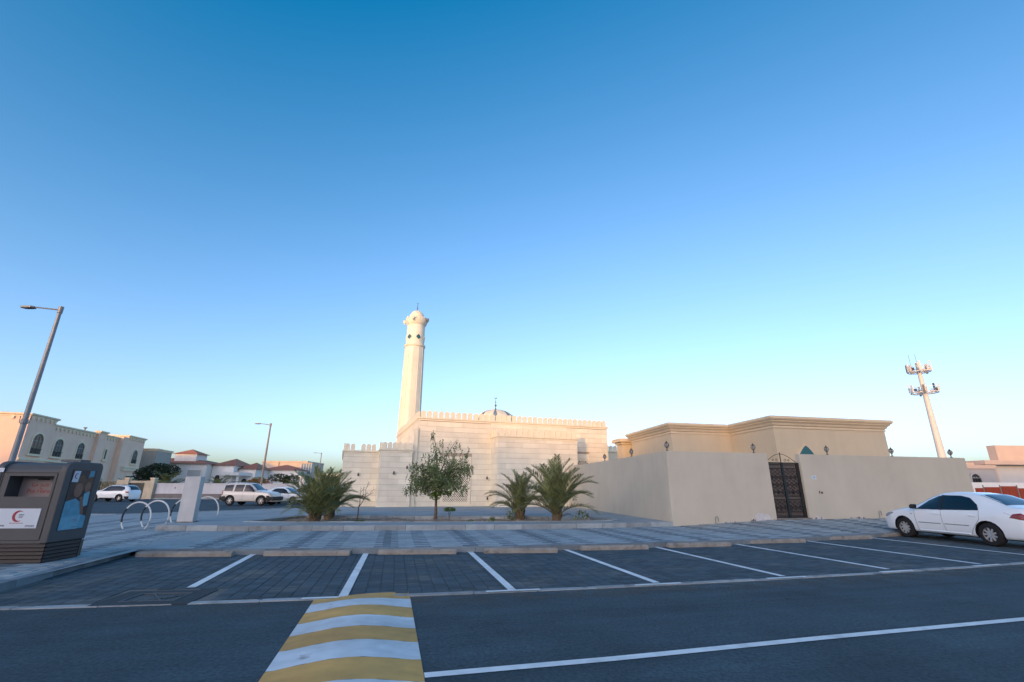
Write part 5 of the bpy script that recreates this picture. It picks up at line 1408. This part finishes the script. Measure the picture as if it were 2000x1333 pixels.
# ------------------------------------------------------------------ right side: mast, barrier, houses
ms = thing('telecom_mast','white telecom mast with two rings of antennas at the right','mast',(73.3,80.6,0),0)
b=MB(); b.tube([(0,0,0),(0,0,10),(0,0,23.4)],[.66,.50,.30],16); b.build('pole',M_mast,ms,smooth=True)
def platform(z, r, n, full, seed):
    rr=random.Random(seed); b=MB()
    b.tube([(r*math.cos(R(q)),r*math.sin(R(q)),z) for q in range(0,361,30)],.09,6,0); b.tube([(r*math.cos(R(q)),r*math.sin(R(q)),z+.9) for q in range(0,361,30)],.05,6,0)
    for q in range(0,360,60): b.tube([(0,0,z),(r*math.cos(R(q)),r*math.sin(R(q)),z)],.07,5); b.tube([(r*math.cos(R(q)),r*math.sin(R(q)),z),(r*math.cos(R(q)),r*math.sin(R(q)),z+.9)],.05,5)
    p=b.build('platform',M_mast,ms)
    for k in range(n):
        a=R(360*k/n+rr.uniform(-12,12)); c=r*1.05; h=rr.uniform(1.2,1.8)
        b=MB(); b.M=Matrix.Translation((c*math.cos(a),c*math.sin(a),z+.1+rr.uniform(-.4,.2)))@Matrix.Rotation(a,4,'Z'); b.box(-.08,.09,-.14,.14,0,h); b.build('antenna',M_mast if rr.random()<.65 else M_mastk,p)
        b=MB(); b.M=Matrix.Translation((c*.85*math.cos(a+.15),c*.85*math.sin(a+.15),z+.2))@Matrix.Rotation(a,4,'Z'); b.box(-.12,.12,-.2,.2,0,.5); b.build('radio_unit',M_mastk if k%2 else M_mast,p)
platform(21.7,1.65,9,True,2); platform(17.9,1.95,6,False,5)
b=MB(); b.tube([(.0,0,23.3),(0,0,25)],.03,5); b.tube([(-1.2,0,22.5),(-1.2,0,24.9)],.03,5); b.build('whip_aerial',M_mastk,ms)
for k in range(7):
    t=thing('barrier_panel',['narrow red brown barrier panel at the left end of the site fence','red brown barrier panel second from the beige wall','red brown barrier panel third from the beige wall','red brown barrier panel above the boot of the white sedan','red brown barrier panel at the right edge of the picture','red brown barrier panel beyond the right edge','last red brown barrier panel of the site fence'][k],'barrier',(28.55+k*1.09-(.0 if k else -.55),30.3+.02*k,0),1.5,'red site fence panels')
    w_=1.03 if k else .48
    b=MB(); b.box(0,w_,-.02,.02,.1,1.72+.06*((k*7)%3-1)); p=b.build('sheet',M_panel,t)
    for q in range(5):
        b=MB(); x=w_*(q+.5)/5; b.box(x-.02,x+.02,-.035,-.0205,.12,1.66); b.build('corrugation',M_panel,p)
    b=MB(); b.tube([(w_+.03,-.03,0),(w_+.03,-.03,1.85)],.03,6); b.build('post',M_galv,t)
sw_=thing('boundary_wall','low white wall behind the red fence panels','wall',(30,40,0),2)
b=MB(); b.box(6,40,0,.3,0,2.15); b.build('wall',M_hwhitewall,sw_)
for (x,z0,l) in ((8.2,2.15,''),): pass
h1=thing('house','low grey house with a dark arched window right of the beige wall','house',(43.6,46,0),3)
hbox(h1,'wall',0,3.2,0,9,0,3.5,M_greyh); hbox(h1,'parapet',-.1,3.3,-.1,9.1,3.501,3.85,M_pinkh); vwin(.5,1.35,2.0,3.0,0,p=h1,fr=M_greyh); hbox(h1,'roof_unit',1.0,1.9,.6,2,3.851,4.1,M_pinkh)
h2=thing('house','white modern house with a flat roof and wide window at the right edge','house',(47.5,47,0),3)
hbox(h2,'wall',0,16,0,9,0,3.9,mat('house_pale',(.52,.53,.54),.85,.05,1.)); hbox(h2,'roof',-1.6,16.5,-.8,9.5,3.901,4.3,M_pinkh); vwin(3.4,9.5,2.2,3.4,0,p=h2,arched=False,fr=M_greyh,mull=False)
hbox(h2,'side_fin',-1.2,-.02,-.3,2,0,3.899,M_pinkh); hbox(h2,'upper_storey',5.4,12,4,4.9,4.301,6.2,M_pinkh)

# ------------------------------------------------------------------ unseen blocks behind the viewpoint, added and sized to shade bays and lower walls
row=[(-135,100,20.6,'tallest and leftmost'),(-95,39,20.8,'second from the left'),(-64,30,19.5,'third from the left'),(-53.2,10,18.5,'narrow middle'),(-25,27.5,19.5,'third from the right'),(22,46,19.4,'rightmost')]
for i,(x1,w_,h_,l) in enumerate(row):
    h=thing('shade_block','unseen sand coloured block added to cast shade from far behind the viewpoint, '+l+' of its row','building',(x1,-100,0),180,'added shade casting blocks behind the viewpoint')
    hbox(h,'wall',0,w_,0,14,0,h_-.6,M_villa); hbox(h,'parapet',-.1,w_+.1,-.1,14.1,h_-.599,h_,M_villat)
    nw=max(2,int(w_/6))
    for k in range(nw):
        for f in range(5): vwin(w_*(k+.35)/nw,w_*(k+.35)/nw+1.5,1.2+3.5*f,3.0+3.5*f,0,p=h,arched=False,mull=False)
